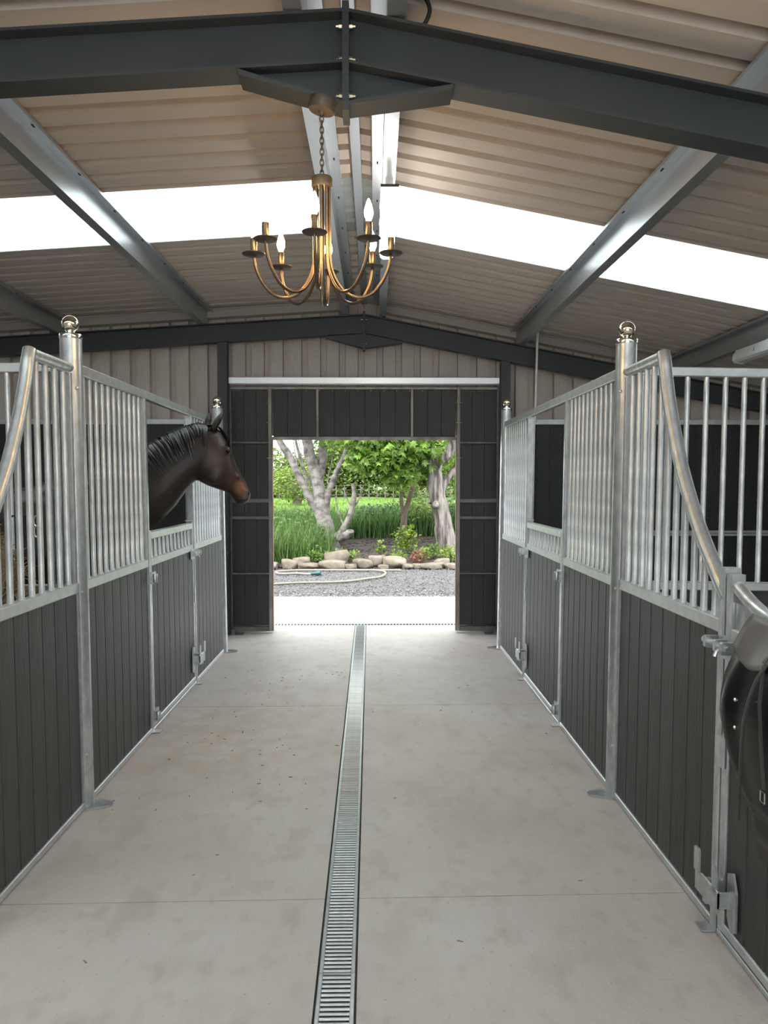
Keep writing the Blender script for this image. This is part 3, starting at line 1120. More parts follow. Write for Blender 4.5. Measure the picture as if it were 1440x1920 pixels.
# partitions between the stalls, square to the aisle
def partition(s, label):
    u = 3.69 if s < 0 else 3.79
    r = front_root('stall_partition', s, label, 'stall partition', 'barred stall partitions')
    v0, v1 = .078, (3.42 if s > 0 else 3.45)
    sb('top_rail', 'galv_rail', r, s, v0, v1, u - .02, u + .02, 2.008, 2.052, .004, 'x')
    sb('mid_rail', 'galv_rail', r, s, v0, v1, u - .022, u + .022, .996, 1.036, .004, 'x')
    sb('bottom_rail', 'galv_rail', r, s, v0, v1, u - .022, u + .022, .004, .034, .003, 'x')
    sb('stile', 'galv', r, s, v0, v0 + .03, u - .02, u + .02, .034, 2.008, .004)
    sb('stile', 'galv', r, s, v1 - .04, v1, u - .02, u + .02, .034, 2.008, .004)
    x0, x1 = sorted((s * (v0 + .03), s * (v1 - .04)))
    boards(r, 'x', x0, x1, u, .030, .996, 'board_dark')
    v = v0 + .06
    while v < v1 - .06:
        bar(r, s, v, u, 1.036, 2.008)
        v += .0905


partition(-1, 'barred partition beside the left ball post, closing the horse stall')
partition(1, 'barred partition beside the right ball post, seen behind the swept rail')

# ------------------------------------------------------------------ chandelier
CX, CY = -0.182, 2.825
ch = tag(empty('chandelier', (CX, CY, 2.835)), 'bronze eight-arm candle chandelier with lit bulbs, hanging from the near beam', 'chandelier')


def cp(name, mb, m, parent=ch, smooth=40):
    mb.v = [(x - CX, y - CY, z - 2.835) for x, y, z in mb.v]
    return mb.build(name, m, parent, smooth)


b = MB()
b.lathe([(.02, 0.012), (.047, 0.010), (.048, -.024), (.044, -.030), (.012, -.032), (.006, -.040)], (0, 0, 0), 28)
o = b.build('ceiling_rose', 'bronze_dull', ch, 40)
o.rotation_euler = (0, R(12), 0)
o.location = (0.006, -.02, -.026)
chain = cp('hook', MB().tube(catmull([(CX, CY, 2.785), (CX + .008, CY, 2.777), (CX, CY, 2.769), (CX - .008, CY, 2.775)], 4), .0022, 6), 'bronze_dull')
link_me = None
nl = 11
z_a, z_b = 2.772, 2.566
for i in range(nl):
    zc = z_a + (z_b - z_a) * (i + .5) / nl
    def mk():
        b = MB()
        pts = []
        for k in range(17):
            q = 2 * math.pi * k / 16
            pts.append((.0065 * math.cos(q), 0, .0145 * math.sin(q)))
        return b.tube(pts, .0019, 6, caps=False).mesh('chain_link', True)
    me = shared('chain_link', mk)
    link('chain_link', me, 'bronze_dull', chain, (0, 0, zc - 2.835), (0, 0, R(90) * (i % 2) + R(20)))
top = cp('cap', MB().lathe([(.010, 2.568), (.034, 2.563), (.0365, 2.558), (.0365, 2.532), (.034, 2.527), (.004, 2.527)], (CX, CY, 0), 28), 'bronze_dull')
cp('finial', MB().lathe([(.004, 2.53), (.007, 2.5), (.007, 2.19), (.0085, 2.17), (.007, 2.15), (.004, 2.13), (.001, 2.118)], (CX, CY, 0), 14), 'bronze')
ARM = [(.026, 2.53), (.026, 2.40), (.026, 2.31), (.031, 2.255), (.050, 2.205), (.085, 2.163), (.130, 2.148), (.175, 2.163), (.210, 2.202), (.232, 2.25), (.240, 2.296)]
arm_curve = catmull([(q, 0, z) for q, z in ARM], 5)


def arm_mesh():
    return MB().tube([(p.x, 0, p.z - 2.835) for p in arm_curve], .0058, 10).mesh('arm', True)


def at_tip(mb):
    mb.v = [(x + .24, y, z - 2.835) for x, y, z in mb.v]
    return mb


for k in range(8):
    q = R(-92 + 45 * k)
    a_ = link('arm', shared('arm', arm_mesh), 'bronze', ch, (0, 0, 0), (0, 0, q))
    link('drip_tray', shared('tray', lambda: at_tip(MB().lathe([(.008, 2.294), (.036, 2.297), (.041, 2.301), (.040, 2.303), (.034, 2.3005), (.008, 2.300)], n=28)).mesh('drip_tray', 40)), 'bronze_dull', a_)
    link('candle_sleeve', shared('sleeve', lambda: at_tip(MB().lathe([(.011, 2.300), (.0118, 2.302), (.0118, 2.352), (.010, 2.355), (.006, 2.355)], n=18)).mesh('candle_sleeve', 40)), 'bronze', a_)
    link('bulb', shared('bulb', lambda: at_tip(MB().lathe([(.0075, 2.355), (.009, 2.362), (.0135, 2.372), (.0150, 2.382), (.0135, 2.395), (.0095, 2.410), (.0045, 2.424), (.001, 2.430)], n=16)).mesh('bulb', True)), 'bulb', a_)

# ------------------------------------------------------------------ batten lights, conduit


def batten(loc, ln, rot, label, lit, tilt=0.0):
    r = tag(empty('batten_light', loc, rot), label, 'light', 'batten lights')
    MB().cbox(-.036, .036, 0.002, ln, .004 if lit else .028, .020 if lit else .066, .006, 'y').build('housing', 'tube_off', r)
    if lit:
        for y_ in (.15, ln - .2):
            MB().box(-.02, .02, y_, y_ + .04, .018, .125).build('bracket', 'galv', r)
    d_ = MB()
    d_.prism([(.004 if lit else .030, -.046), (.004 if lit else .030, .046), (.002, .047), (-.024, .040), (-.036, .022), (-.036, -.022), (-.024, -.040), (.002, -.047)], 'y', .035, ln - .035)
    d_.build('diffuser', 'tube' if lit else 'tube_off', r, 30)
    zc0 = .022 if lit else -.040
    for y_ in (0, ln - .035):
        e = MB()
        if lit:
            e.cbox(-.047, .047, y_, y_ + .035, .004, .022, .004, 'x')
            MB().prism([(.004, -.046), (.004, .046), (.002, .047), (-.026, .040), (-.038, .022), (-.038, -.022), (-.026, -.040), (.002, -.047)], 'y', y_ + .003, y_ + .035).build('lit_end', 'tube', r)
        else:
            e.prism([(.036, -.045), (.036, .045), (.008, .049), (-.026, .042), (-.040, .024), (-.040, -.024), (-.026, -.042), (.008, -.049)], 'y', y_, y_ + .035)
        e.build('end_cap', 'bronze_dull' if lit else 'tube_off', r)
    for q in range(3):
        c_ = MB()
        c_.box(-.052, -.046, .25 * ln + q * .25 * ln, .25 * ln + q * .25 * ln + .02, .0, .034)
        c_.build('clip', 'galv', r)
    return r


batten((0.080, 4.16, ztop(0.05) - .108), 1.17, (0, 0, 0), 'lit white batten light under the ridge, behind the chandelier', True)
batten((2.93, 4.95, ztop(2.92) - .07), 1.5, (0, R(11), 0), 'unlit grey batten light under the outer right purlin', False)
batten((0.02, -0.9, ztop(0.05) - .078), 1.22, (0, 0, 0), 'added unseen batten light under the ridge behind the viewer, brightening the aisle', True)  # extra lamp out of view, added to raise the indoor light

b = MB()
b.tube([(1.565, 7.80, 2.10), (1.580, 7.80, 2.80), (1.585, 7.80, 3.02)], .0125, 10)
r = tag(b.build('conduit', 'white_pipe', None, True), 'thin white vertical conduit in front of the right gable beam', 'pipe')
MB().box(1.545, 1.585, 7.80, 8.07, 2.10, 2.13).build('bracket', 'white_pipe', r)


# ------------------------------------------------------------------ horse
HY = 5.36


def rings_loft(b, rings, n=18, yaw=None):
    """rings: (cx, cz, angle of travel, half height, half width, cy)"""
    v, f = [], []
    for cx, cz, an, a, w_, *cy in rings:
        y0 = cy[0] if cy else HY
        nx, nz = -math.sin(an), math.cos(an)
        for k in range(n):
            q = 2 * math.pi * k / n
            h = math.cos(q)
            x, y_, z = cx + a * h * nx, y0 + w_ * math.sin(q) * (1.0 - .12 * h), cz + a * h * nz
            v.append((x, y_, z))
    m = len(rings)
    for i in range(m - 1):
        for k in range(n):
            k2 = (k + 1) % n
            f.append((i * n + k, i * n + k2, (i + 1) * n + k2, (i + 1) * n + k))
    f.append(tuple(range(n - 1, -1, -1)))
    f.append(tuple((m - 1) * n + k for k in range(n)))
    if yaw:
        an, px = yaw
        out = []
        for x, y_, z in v:
            d_ = (x - px) / math.cos(an)
            e_ = y_ - HY
            out.append((px + d_ * math.cos(an) - e_ * math.sin(an), HY + d_ * math.sin(an) + e_ * math.cos(an), z))
        v = out
    b.add(v, f)


def pair(up, lo, w_):
    cx, cz = (up[0] + lo[0]) / 2, (up[1] + lo[1]) / 2
    dx, dz = up[0] - lo[0], up[1] - lo[1]
    return (cx, cz, math.atan2(dz, dx) - math.pi / 2, math.hypot(dx, dz) / 2, w_)


hb = MB()
rings_loft(hb, [(-3.82, 1.18, 0, .08, .07), (-3.75, 1.20, 0, .22, .20), (-3.55, 1.20, 0, .30, .28), (-3.25, 1.13, 0, .33, .31), (-2.9, 1.07, 0, .355, .33), (-2.6, 1.06, 0, .37, .33),
                (-2.3, 1.08, 0, .40, .30), (-2.05, 1.09, 0, .38, .26), (-1.85, 1.08, 0, .30, .22), (-1.70, 1.06, 0, .2, .17), (-1.60, 1.06, 0, .08, .08)])
NECK = [pair((-2.25, 1.50), (-1.85, .95), .20), pair((-1.98, 1.555), (-1.62, 1.06), .165), pair((-1.76, 1.63), (-1.47, 1.20), .135), pair((-1.54, 1.735), (-1.33, 1.345), .112),
        pair((-1.40, 1.815), (-1.255, 1.45), .100), pair((-1.28, 1.868), (-1.19, 1.52), .092), pair((-1.175, 1.895), (-1.145, 1.53), .088), pair((-1.10, 1.88), (-1.12, 1.56), .085)]
rings_loft(hb, NECK)
YAW = (R(18), -1.12)
HEAD = [pair((-1.13, 1.885), (-1.20, 1.57), .075), pair((-1.075, 1.885), (-1.165, 1.51), .092), pair((-1.025, 1.848), (-1.115, 1.482), .104), pair((-.990, 1.785), (-1.06, 1.462), .106),
        pair((-.958, 1.705), (-1.015, 1.447), .098), pair((-.932, 1.625), (-.982, 1.430), .082), pair((-.903, 1.565), (-.962, 1.40), .072), pair((-.874, 1.512), (-.945, 1.375), .068),
        pair((-.858, 1.470), (-.934, 1.358), .066), pair((-.843, 1.436), (-.916, 1.352), .062), pair((-.840, 1.408), (-.896, 1.353), .048), pair((-.846, 1.390), (-.880, 1.360), .03)]
rings_loft(hb, HEAD, 18, YAW)


def yawpt(p):
    an, px = YAW
    d_ = (p[0] - px) / math.cos(an)
    e_ = p[1] - HY
    return (px + d_ * math.cos(an) - e_ * math.sin(an), HY + d_ * math.sin(an) + e_ * math.cos(an), p[2])


def blob(c, rx, ry, rz):
    v, f = [], []
    n, m = 10, 8
    for i in range(m + 1):
        t = math.pi * i / m
        for k in range(n):
            q = 2 * math.pi * k / n
            v.append((c[0] + rx * max(math.sin(t), .02) * math.cos(q), c[1] + ry * max(math.sin(t), .02) * math.sin(q), c[2] + rz * math.cos(t)))
    for i in range(m):
        for k in range(n):
            k2 = (k + 1) % n
            f.append((i * n + k, i * n + k2, (i + 1) * n + k2, (i + 1) * n + k))
    f.append(tuple(range(n - 1, -1, -1)))
    f.append(tuple(m * n + k for k in range(n)))
    hb.add(v, f)


for sd in (-1, 1):
    e = yawpt((-1.005, HY + sd * .088, 1.725))
    blob(e, .032, .022, .024)                       # brow
    e = yawpt((-1.085, HY + sd * .080, 1.575))
    blob(e, .075, .028, .085)                       # cheek
    e = yawpt((-.872, HY + sd * .045, 1.437))
    blob(e, .026, .018, .024)                       # nostril wing
    e = yawpt((-.955, HY + sd * .06, 1.545))
    blob(e, .05, .016, .02)                         # facial crest
# lower lip and chin
e = yawpt((-.905, HY, 1.375))
blob(e, .035, .036, .020)
# ears
for (bp, tp, yo) in (((-1.088, 1.845), (-1.015, 1.985), -.060), ((-1.112, 1.86), (-1.085, 1.985), .065)):
    p0, p1 = Vector(yawpt((bp[0], HY + yo, bp[1]))), Vector(yawpt((tp[0], HY + yo * 1.05, tp[1])))
    pts = [p0.lerp(p1, t) for t in (0, .25, .5, .75, .92, 1.0)]
    hb.tube(pts, [.030, .040, .041, .029, .014, .004], 10, flat=.6)
# legs
for lx, ly in ((-1.98, .15), (-1.98, -.15)):
    hb.tube([(lx, HY + ly, 1.05), (lx + .02, HY + ly, .85), (lx + .02, HY + ly, .62), (lx + .03, HY + ly, .50), (lx + .01, HY + ly, .44), (lx + .01, HY + ly, .24), (lx + .02, HY + ly, .17), (lx + .06, HY + ly, .09), (lx + .08, HY + ly, .0)],
            [.15, .105, .068, .058, .043, .037, .045, .042, .062], 12)
for lx, ly in ((-3.50, .16), (-3.50, -.16)):
    hb.tube([(lx, HY + ly, 1.1), (lx + .06, HY + ly, .88), (lx + .0, HY + ly, .70), (lx - .10, HY + ly, .56), (lx - .10, HY + ly, .48), (lx - .06, HY + ly, .26), (lx - .05, HY + ly, .18), (lx - .01, HY + ly, .09), (lx + .01, HY + ly, .0)],
            [.22, .16, .10, .065, .055, .040, .046, .043, .062], 12)
tmp = hb.build('horse_src', 'horse')
md = tmp.modifiers.new('r', 'REMESH')
md.mode = 'VOXEL'
md.voxel_size = 0.0125
sm = tmp.modifiers.new('s', 'SMOOTH')
sm.factor = 0.5
sm.iterations = 5
dg = bpy.context.evaluated_depsgraph_get()
dg.update()
hme = bpy.data.meshes.new_from_object(tmp.evaluated_get(dg))
bpy.data.objects.remove(tmp)
hme.name = 'horse_body'
hme.materials.clear()
hme.polygons.foreach_set('use_smooth', [True] * len(hme.polygons))
horse = tag(empty('horse', (-2.6, HY, 0)), 'dark bay horse with black mane looking out over the left stall door', 'horse')


def hpart(name, me, m):
    me.transform(Matrix.Translation((2.6, -HY, 0)))
    return link(name, me, m, horse)


hpart('body', hme, 'horse')
# mane: strands draped over the near side of the neck
rm = random.Random(11)
mb = MB()


def neck_at(t):
    t = max(0, min(len(NECK) - 1.001, t))
    i = int(t)
    q = t - i
    A, B = NECK[i], NECK[i + 1]
    return [A[j] + (B[j] - A[j]) * q for j in range(5)]


for i in range(150):
    t0 = rm.uniform(0.5, 6.6)
    t0 += .09 * math.sin(t0 * 14.0)
    lock = math.sin(t0 * 9.0) * .10
    ln = (rm.uniform(1.15, 2.0) + lock) * (0.8 if t0 > 5.3 else 1.0)
    drift = rm.uniform(.35, .75)
    lift = rm.uniform(.006, .034)
    pts, rad = [], []
    for k in range(9):
        fr = k / 8
        th = -.2 + ln * fr
        cx, cz, an, a, w_ = neck_at(t0 + drift * fr)
        nx, nz = -math.sin(an), math.cos(an)
        hgt, wid = (a + .006) * math.cos(th), (w_ + lift) * math.sin(th) * (1 - .12 * math.cos(th))
        pts.append((cx + hgt * nx, HY - wid - .003, cz + hgt * nz))
        rad.append(.0105 * (1 - .8 * fr ** 1.6))
    mb.tube(pts, rad, 5, flat=.5)
mme = mb.mesh('mane', True)
hpart('mane', mme, 'mane')
mb = MB()
for i in range(40):
    yo = rm.uniform(-.03, .03)
    p = [yawpt((-1.10 + rm.uniform(-.02, .02), HY + yo, 1.885)), yawpt((-1.05, HY + yo * 1.2, 1.880)), yawpt((-1.015 + rm.uniform(0, .012), HY + yo * 1.4, 1.83)), yawpt((-.985 + rm.uniform(0, .015), HY + yo * 1.6 - .01, 1.76 + rm.uniform(-.04, .03)))]
    mb.tube(catmull(p, 3), [.006 * (1 - .085 * k) for k in range(10)], 5, flat=.5)
hpart('forelock', mb.mesh('forelock', True), 'mane')
for sd in (-1, 1):
    b = MB()
    b.lathe([(.001, -.017), (.010, -.014), (.016, -.006), (.017, 0), (.016, .006), (.010, .014), (.001, .017)], yawpt((-.995, HY + sd * .099, 1.716)), 14)
    hpart('eye', b.mesh('eye', True), 'eye')
    b = MB()
    c_ = yawpt((-.862, HY + sd * .054, 1.432))
    b.lathe([(.001, -.014), (.006, -.011), (.0085, 0), (.006, .011), (.001, .014)], c_, 12)
    hpart('nostril', b.mesh('nostril', True), 'eye')
b = MB()
pts = [yawpt((-.872, HY - .058, 1.392)), yawpt((-.890, HY - .066, 1.388)), yawpt((-.910, HY - .069, 1.390)), yawpt((-.932, HY - .070, 1.402))]
b.tube(catmull(pts, 4), .0055, 6)
hpart('mouth_line', b.mesh('mouth_line', True), 'dark')
b = MB()
b.tube(catmull([(-3.80, HY, 1.38), (-3.90, HY, 1.30), (-3.93, HY, 1.0), (-3.92, HY, .6)], 5), [.03 + .02 * math.sin(k / 15 * 3.1) for k in range(16)], 10)
hpart('tail', b.mesh('tail', True), 'mane')


# ------------------------------------------------------------------ hay net behind the near left bars
HN = (-1.655, 3.42, 0.0)
r = tag(empty('hay_net', (HN[0], HN[1], 0.55)), 'hay net full of hay hanging behind the near left bars', 'hay net')
rh = random.Random(5)
b = MB()
for i in range(1500):
    u_, q = rh.uniform(-1, 1), rh.uniform(0, 6.283)
    rr = (rh.random() ** .25)
    sx = math.sqrt(max(0, 1 - u_ * u_))
    prof = .22 * (1 - .32 * max(0, u_))
    p = Vector((prof * rr * sx * math.cos(q), .16 * rr * sx * math.sin(q), .34 + .44 * u_ * (1 if u_ < 0 else .92)))
    d1 = Vector((rh.gauss(0, 1), rh.gauss(0, 1), rh.gauss(0, .8))).normalized() * rh.uniform(.03, .075)
    d2 = Vector((rh.gauss(0, 1), rh.gauss(0, 1), rh.gauss(0, 1))).normalized() * rh.uniform(.01, .03)
    b.tube([p - d1, p + d2, p + d1], rh.uniform(.0012, .0026), 3, caps=False)
tag(b.build('hay_strands', 'hay', r), kind='stuff')
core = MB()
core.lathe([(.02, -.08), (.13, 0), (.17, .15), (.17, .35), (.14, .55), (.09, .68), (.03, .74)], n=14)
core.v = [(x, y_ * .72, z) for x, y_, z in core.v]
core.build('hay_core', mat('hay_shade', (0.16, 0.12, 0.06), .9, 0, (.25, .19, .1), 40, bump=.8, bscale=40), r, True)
b = MB()
for k in range(10):
    q = 2 * math.pi * k / 10
    for tw in (-1, 1):
        pts = []
        for i in range(9):
            z = -.08 + i * .82 / 8
            rad_ = [.03, .14, .185, .195, .19, .17, .135, .09, .03][i]
            a_ = q + tw * i * .32
            pts.append((rad_ * math.cos(a_), rad_ * .75 * math.sin(a_), z))
        b.tube(pts, .0028, 4)
b.tube(catmull([(0, 0, .74), (.08, -.02, .80), (.20, -.02, .82)], 4), .005, 6)
b.build('net', 'cord', r)
b = MB()
pts = [(.215 + .012 * math.cos(q * .5236), .0, .79 + .022 * math.sin(q * .5236)) for q in range(13)]
b.tube(pts, .004, 6, caps=False)
pts = [(.215 + .010 * math.cos(q * .5236), .0, .745 + .024 * math.sin(q * .5236)) for q in range(13)]
b.tube(pts, .004, 6, caps=False)
b.build('clip', 'collar', r, True)

# ------------------------------------------------------------------ saddle over the near right door
SX, SY, SZ = 1.205, 2.16, 0.0
sad = tag(empty('saddle', (SX, SY, 1.10)), 'black leather saddle over the near right stall door, cut by the picture edge', 'saddle')


def grid(fn, nu, nv, th, name, m, parent, smooth=True):
    """surface fn(u,v)->(x,y,z), given thickness by solidify"""
    v = [fn(i / nu, j / nv) for i in range(nu + 1) for j in range(nv + 1)]
    f = [(i * (nv + 1) + j, i * (nv + 1) + j + 1, (i + 1) * (nv + 1) + j + 1, (i + 1) * (nv + 1) + j) for i in range(nu) for j in range(nv)]
    bb = MB()
    bb.add([(x - SX, y_ - SY, z - 1.10) for x, y_, z in v], f)
    me = bb.mesh(name, False)
    bm = bmesh.new()
    bm.from_mesh(me)
    bmesh.ops.solidify(bm, geom=bm.faces[:], thickness=th)
    bmesh.ops.recalc_face_normals(bm, faces=bm.faces)
    bm.to_mesh(me)
    bm.free()
    me.polygons.foreach_set('use_smooth', [True] * len(me.polygons))
    return link(name, me, m, parent)


def interp(tab, x):
    for (a0, b0), (a1, b1) in zip(tab[:-1], tab[1:]):
        if x <= a1:
            t = max(0, (x - a0) / (a1 - a0))
            t = t * t * (3 - 2 * t) if False else t
            return b0 + (b1 - b0) * t
    return tab[-1][1]


# seat: arched shell, v around from aisle side to stall side, u from cantle (near) to pommel (far)
def seat(u, v):
    yy = 1.92 + .47 * u
    top = interp([(0, 1.225), (.12, 1.215), (.35, 1.155), (.65, 1.140), (.85, 1.145), (1, 1.150)], u)
    wd = interp([(0, .13), (.2, .165), (.5, .15), (.8, .108), (1, .070)], u)
    drop = interp([(0, .06), (.25, .12), (.6, .14), (.9, .12), (1, .09)], u)
    a = (v - .5) * 2
    return (SX + wd * a, yy - .03 * abs(a) ** 2, top - drop * abs(a) ** (1.8 - .65 * u))


seat_o = grid(seat, 14, 14, .014, 'seat', 'leather_sheen', sad)
for sd in (-1, 1):
    # skirt: panel over the stirrup bar, its sheen painted as grey
    def skirt(u, v):
        yy = 2.12 + .255 * u
        z1 = interp([(0, 1.105), (.5, 1.105), (1, 1.11)], u)
        z0 = interp([(0, 1.04), (.2, .985), (.55, .965), (.85, .985), (1, 1.015)], u)
        z = z1 + (z0 - z1) * v
        return (SX + sd * (.070 + .075 * v ** .8 * (1 - .2 * u)), yy, z)
    grid(skirt, 10, 8, .006, 'skirt', 'leather_sheen', sad)

    def flap(u, v):
        # v 0 top .. 1 bottom ; u 0 rear .. 1 front
        z = 1.06 - .50 * v
        yf = interp([(0, 2.365), (.12, 2.415), (.3, 2.455), (.5, 2.455), (.7, 2.415), (.88, 2.34), (1, 2.25)], v)
        yr = interp([(0, 2.00), (.4, 2.04), (.8, 2.08), (1, 2.14)], v)
        bulge = .018 * math.sin(math.pi * min(1, v * 1.1)) * math.sin(math.pi * u) + .022 * math.exp(-((u - .82) / .12) ** 2) * math.sin(math.pi * min(1, v * 1.05))
        return (SX + sd * (.092 + .036 * min(1, v * 2.2) + bulge), yr + (yf - yr) * u, z)
    grid(flap, 16, 14, .012, 'flap', 'leather', sad)

    def under(u, v):
        z = 1.03 - .58 * v
        yf = interp([(0, 2.30), (.6, 2.32), (1, 2.20)], v)
        yr = interp([(0, 2.02), (1, 2.10)], v)
        return (SX + sd * (.085 + .04 * min(1, v * 2)), yr + (yf - yr) * u, z)
    grid(under, 8, 8, .01, 'sweat_flap', 'leather', sad)
    b = MB()
    xo = SX + sd * .160
    b.tube([(x_ - SX, y_ - SY, z_ - 1.10) for x_, y_, z_ in ((SX + sd * .14, 2.16, 1.0), (xo, 2.14, .9), (xo + sd * .004, 2.12, .8), (xo + sd * .004, 2.10, .68))], .011, 6, flat=.25)
    b.build('stirrup_leather', 'strap', sad)
    b = MB()
    b.tube([(xo + sd * .006 - SX, 2.10 + dy_ - SY, .66 + dz_ - 1.10) for dy_, dz_ in ((-.012, -.014), (.012, -.014), (.012, .014), (-.012, .014), (-.012, -.014))], .0025, 6)
    b.build('buckle', 'collar', sad, 40)
    for zz in (.88, .80):
        b = MB()
        b.lathe([(.006, -.002), (.006, .004), (.003, .007)], n=10)
        o = b.build('stud', 'collar', sad, loc=(sd * .168, 2.26 - SY, zz - 1.10))
        o.rotation_euler = (0, sd * R(90), 0)
b = MB()
b.tube(catmull([(-.13, -.02, -.08), (-.165, -.01, -.14), (-.178, .03, -.26), (-.172, .06, -.42), (-.165, .085, -.56)], 5), .0055, 6)
b.build('rein_strap', 'strap', sad, True)


# ------------------------------------------------------------------ outside: yard
def gz(x, y_):
    tab = [(14.0, .0), (14.35, .05), (15, .10), (16, .15), (17, .30), (20, .46), (26, .74), (34, 1.1), (60, 2.0)]
    return interp(tab, y_) + .03 * math.sin(x * 1.3 + y_ * .7) * min(1, max(0, (y_ - 14.3) / 2))


o = MB().box(-9, 9, 8.505, 10.57, -.15, 0.0).build('apron', 'apron')
tag(o, 'sunlit pale concrete apron outside the doorway', 'paving', kind='structure')
o = MB().box(-9, 9, 8.40, 8.40 + .002, -.2, -.01).build('slab_edge', 'dark', floor)


def terrain(name, m, x0, x1, y0, y1, nx, ny, dz, label, cat, amp=0.0, seed=1):
    rt = random.Random(seed)
    v, f = [], []
    for j in range(ny + 1):
        for i in range(nx + 1):
            x, yy = x0 + (x1 - x0) * i / nx, y0 + (y1 - y0) * j / ny
            v.append((x, yy, gz(x, yy) + dz + rt.uniform(-amp, amp)))
    for j in range(ny):
        for i in range(nx):
            k = j * (nx + 1) + i
            f.append((k, k + 1, k + nx + 2, k + nx + 1))
    bb = MB()
    bb.add(v, f)
    o = bb.build(name, m, None, True)
    return tag(o, label, cat, kind='structure')


terrain('gravel_yard', 'gravel', -12, 12, 10.57, 14.3, 60, 20, -.012, 'grey gravel yard between the apron and the rocks', 'gravel', .004)
terrain('flower_bed', 'mulch', -12, 12, 14.05, 18.2, 120, 40, .0, 'dark bark mulch flower bed under the trees', 'soil', .018)
terrain('lawn', 'lawn', -40, 40, 18.1, 60, 60, 50, .0, 'bright green lawn beyond the trees', 'lawn', .01)

# loose stones
rs = random.Random(21)


def stones(name, m, n, xr, yr, smin, smax, label, bias=None):
    bb = MB()
    for i in range(n):
        x = rs.uniform(*xr)
        yy = rs.uniform(*yr) if bias is None else yr[0] + (yr[1] - yr[0]) * rs.random() ** bias
        s_ = rs.uniform(smin, smax)
        a = rs.uniform(0, 3)
        v = []
        for (px, py, pz) in ((1, 0, 0), (-.2, 1, .1), (-1, -.1, 0), (.1, -1, .1), (.1, 0, .8), (0, 0, -.5)):
            q = rs.uniform(.7, 1.2) * s_
            v.append((x + q * (px * math.cos(a) - py * math.sin(a)), yy + q * (px * math.sin(a) + py * math.cos(a)) * .8, gz(x, yy) + q * pz * .8))
        bb.add(v, [(0, 1, 4), (1, 2, 4), (2, 3, 4), (3, 0, 4), (1, 0, 5), (2, 1, 5), (3, 2, 5), (0, 3, 5)])
    me = bpy.data.meshes.new(name)
    me.from_pydata(bb.v, [], bb.f)
    return tag(link(name, me, m), label, 'gravel', kind='stuff')


stones('gravel_stones', 'pebble', 9000, (-4.5, 4.5), (10.7, 14.0), .008, .020, 'loose grey stones over the gravel yard')
stones('gravel_edge', 'pebble_pale', 4200, (-4.5, 4.5), (10.50, 11.25), .008, .020, 'pale loose stones along the apron edge', 2.2)
stones('bark_chips', 'chip', 7000, (-3.5, 3.5), (14.3, 17.6), .012, .035, 'bark chips covering the flower bed')

# rocks edging the bed
rr = random.Random(9)


def rock(x, y_, wx, wy, h, label, rot=0.0):
    bm = bmesh.new()
    bmesh.ops.create_icosphere(bm, subdivisions=3, radius=1)
    off = [rr.uniform(0, 10) for _ in range(6)]
    for v in bm.verts:
        c = v.co
        n = .07 * math.sin(c.x * 11 + c.z * 9 + off[5]) * math.sin(c.y * 10 + off[1]) + .16 * math.sin(c.x * 2.3 + off[0]) + .12 * math.sin(c.y * 3.1 + off[1]) + .10 * math.sin(c.z * 3.7 + c.x * 2 + off[2]) + .06 * math.sin(c.x * 6 + c.y * 5 + off[3])
        c *= 1 + n
        # flatten into slabs
        c.z = max(-.75, min(.62 + .12 * math.sin(c.x * 2 + off[4]), c.z))
        c.x = max(-.92, min(.9, c.x))
        c.y = max(-.85, min(.85, c.y))
        v.co = Vector((c.x * wx / 2, c.y * wy / 2, c.z * h * .72))
    me = bpy.data.meshes.new('rock')
    bm.to_mesh(me)
    bm.free()
    me.polygons.foreach_set('use_smooth', [True] * len(me.polygons))
    o = link('rock', me, 'rock', None, (x, y_, gz(x, y_) + h * .42), (0, 0, rot))
    return tag(o, label, 'rock', 'rocks edging the flower bed')


ROCKS = [(-2.35, 14.05, .42, .3, .13, 'rock edging the bed, hidden left behind the door leaf'),
         (-1.86, 14.02, .36, .3, .12, 'low rock at the far left of the bed edge, by the doorway'),
         (-1.50, 14.06, .30, .3, .17, 'rounded rock in front of the tall grass'),
         (-1.16, 14.02, .40, .28, .11, 'flat cream rock right of the rounded rock before the grass'),
         (-.74, 14.05, .52, .36, .15, 'wide pale rock in front of the left tree, lower of the two'),
         (-.66, 14.32, .50, .34, .26, 'grey upper rock behind the wide pale rock, before the left tree'),
         (-.20, 14.10, .40, .34, .16, 'yellowish rock right of the two large rocks'),
         (.02, 14.28, .36, .30, .20, 'ochre square rock at the middle of the bed edge'),
         (.36, 14.10, .46, .34, .21, 'pale rounded rock right of the bed centre'),
         (.78, 14.05, .30, .26, .08, 'low flat stone beside the reddish plant'),
         (1.02, 14.02, .50, .30, .11, 'long flat rock right of the reddish plant'),
         (1.36, 14.00, .36, .28, .11, 'pale low rock below the right tree'),
         (1.68, 14.02, .34, .28, .12, 'last rock on the right, next to the door leaf'),
         (-1.30, 14.25, .34, .26, .16, 'small rock tucked behind the flat cream rock'),
         (-.42, 14.00, .26, .22, .10, 'small low rock in front of the yellowish rock'),
         (.16, 13.98, .22, .2, .09, 'small rock at the foot of the pale rounded rock'),
         (.60, 14.02, .24, .22, .09, 'small low rock left of the low flat stone'),
         (1.20, 14.22, .30, .26, .14, 'rock behind the pale low rock below the right tree'),
         (2.1, 14.05, .42, .3, .14, 'rock edging the bed, hidden right behind the door leaf')]
for a_ in ROCKS:
    rock(*a_, rot=rr.uniform(-.25, .25))

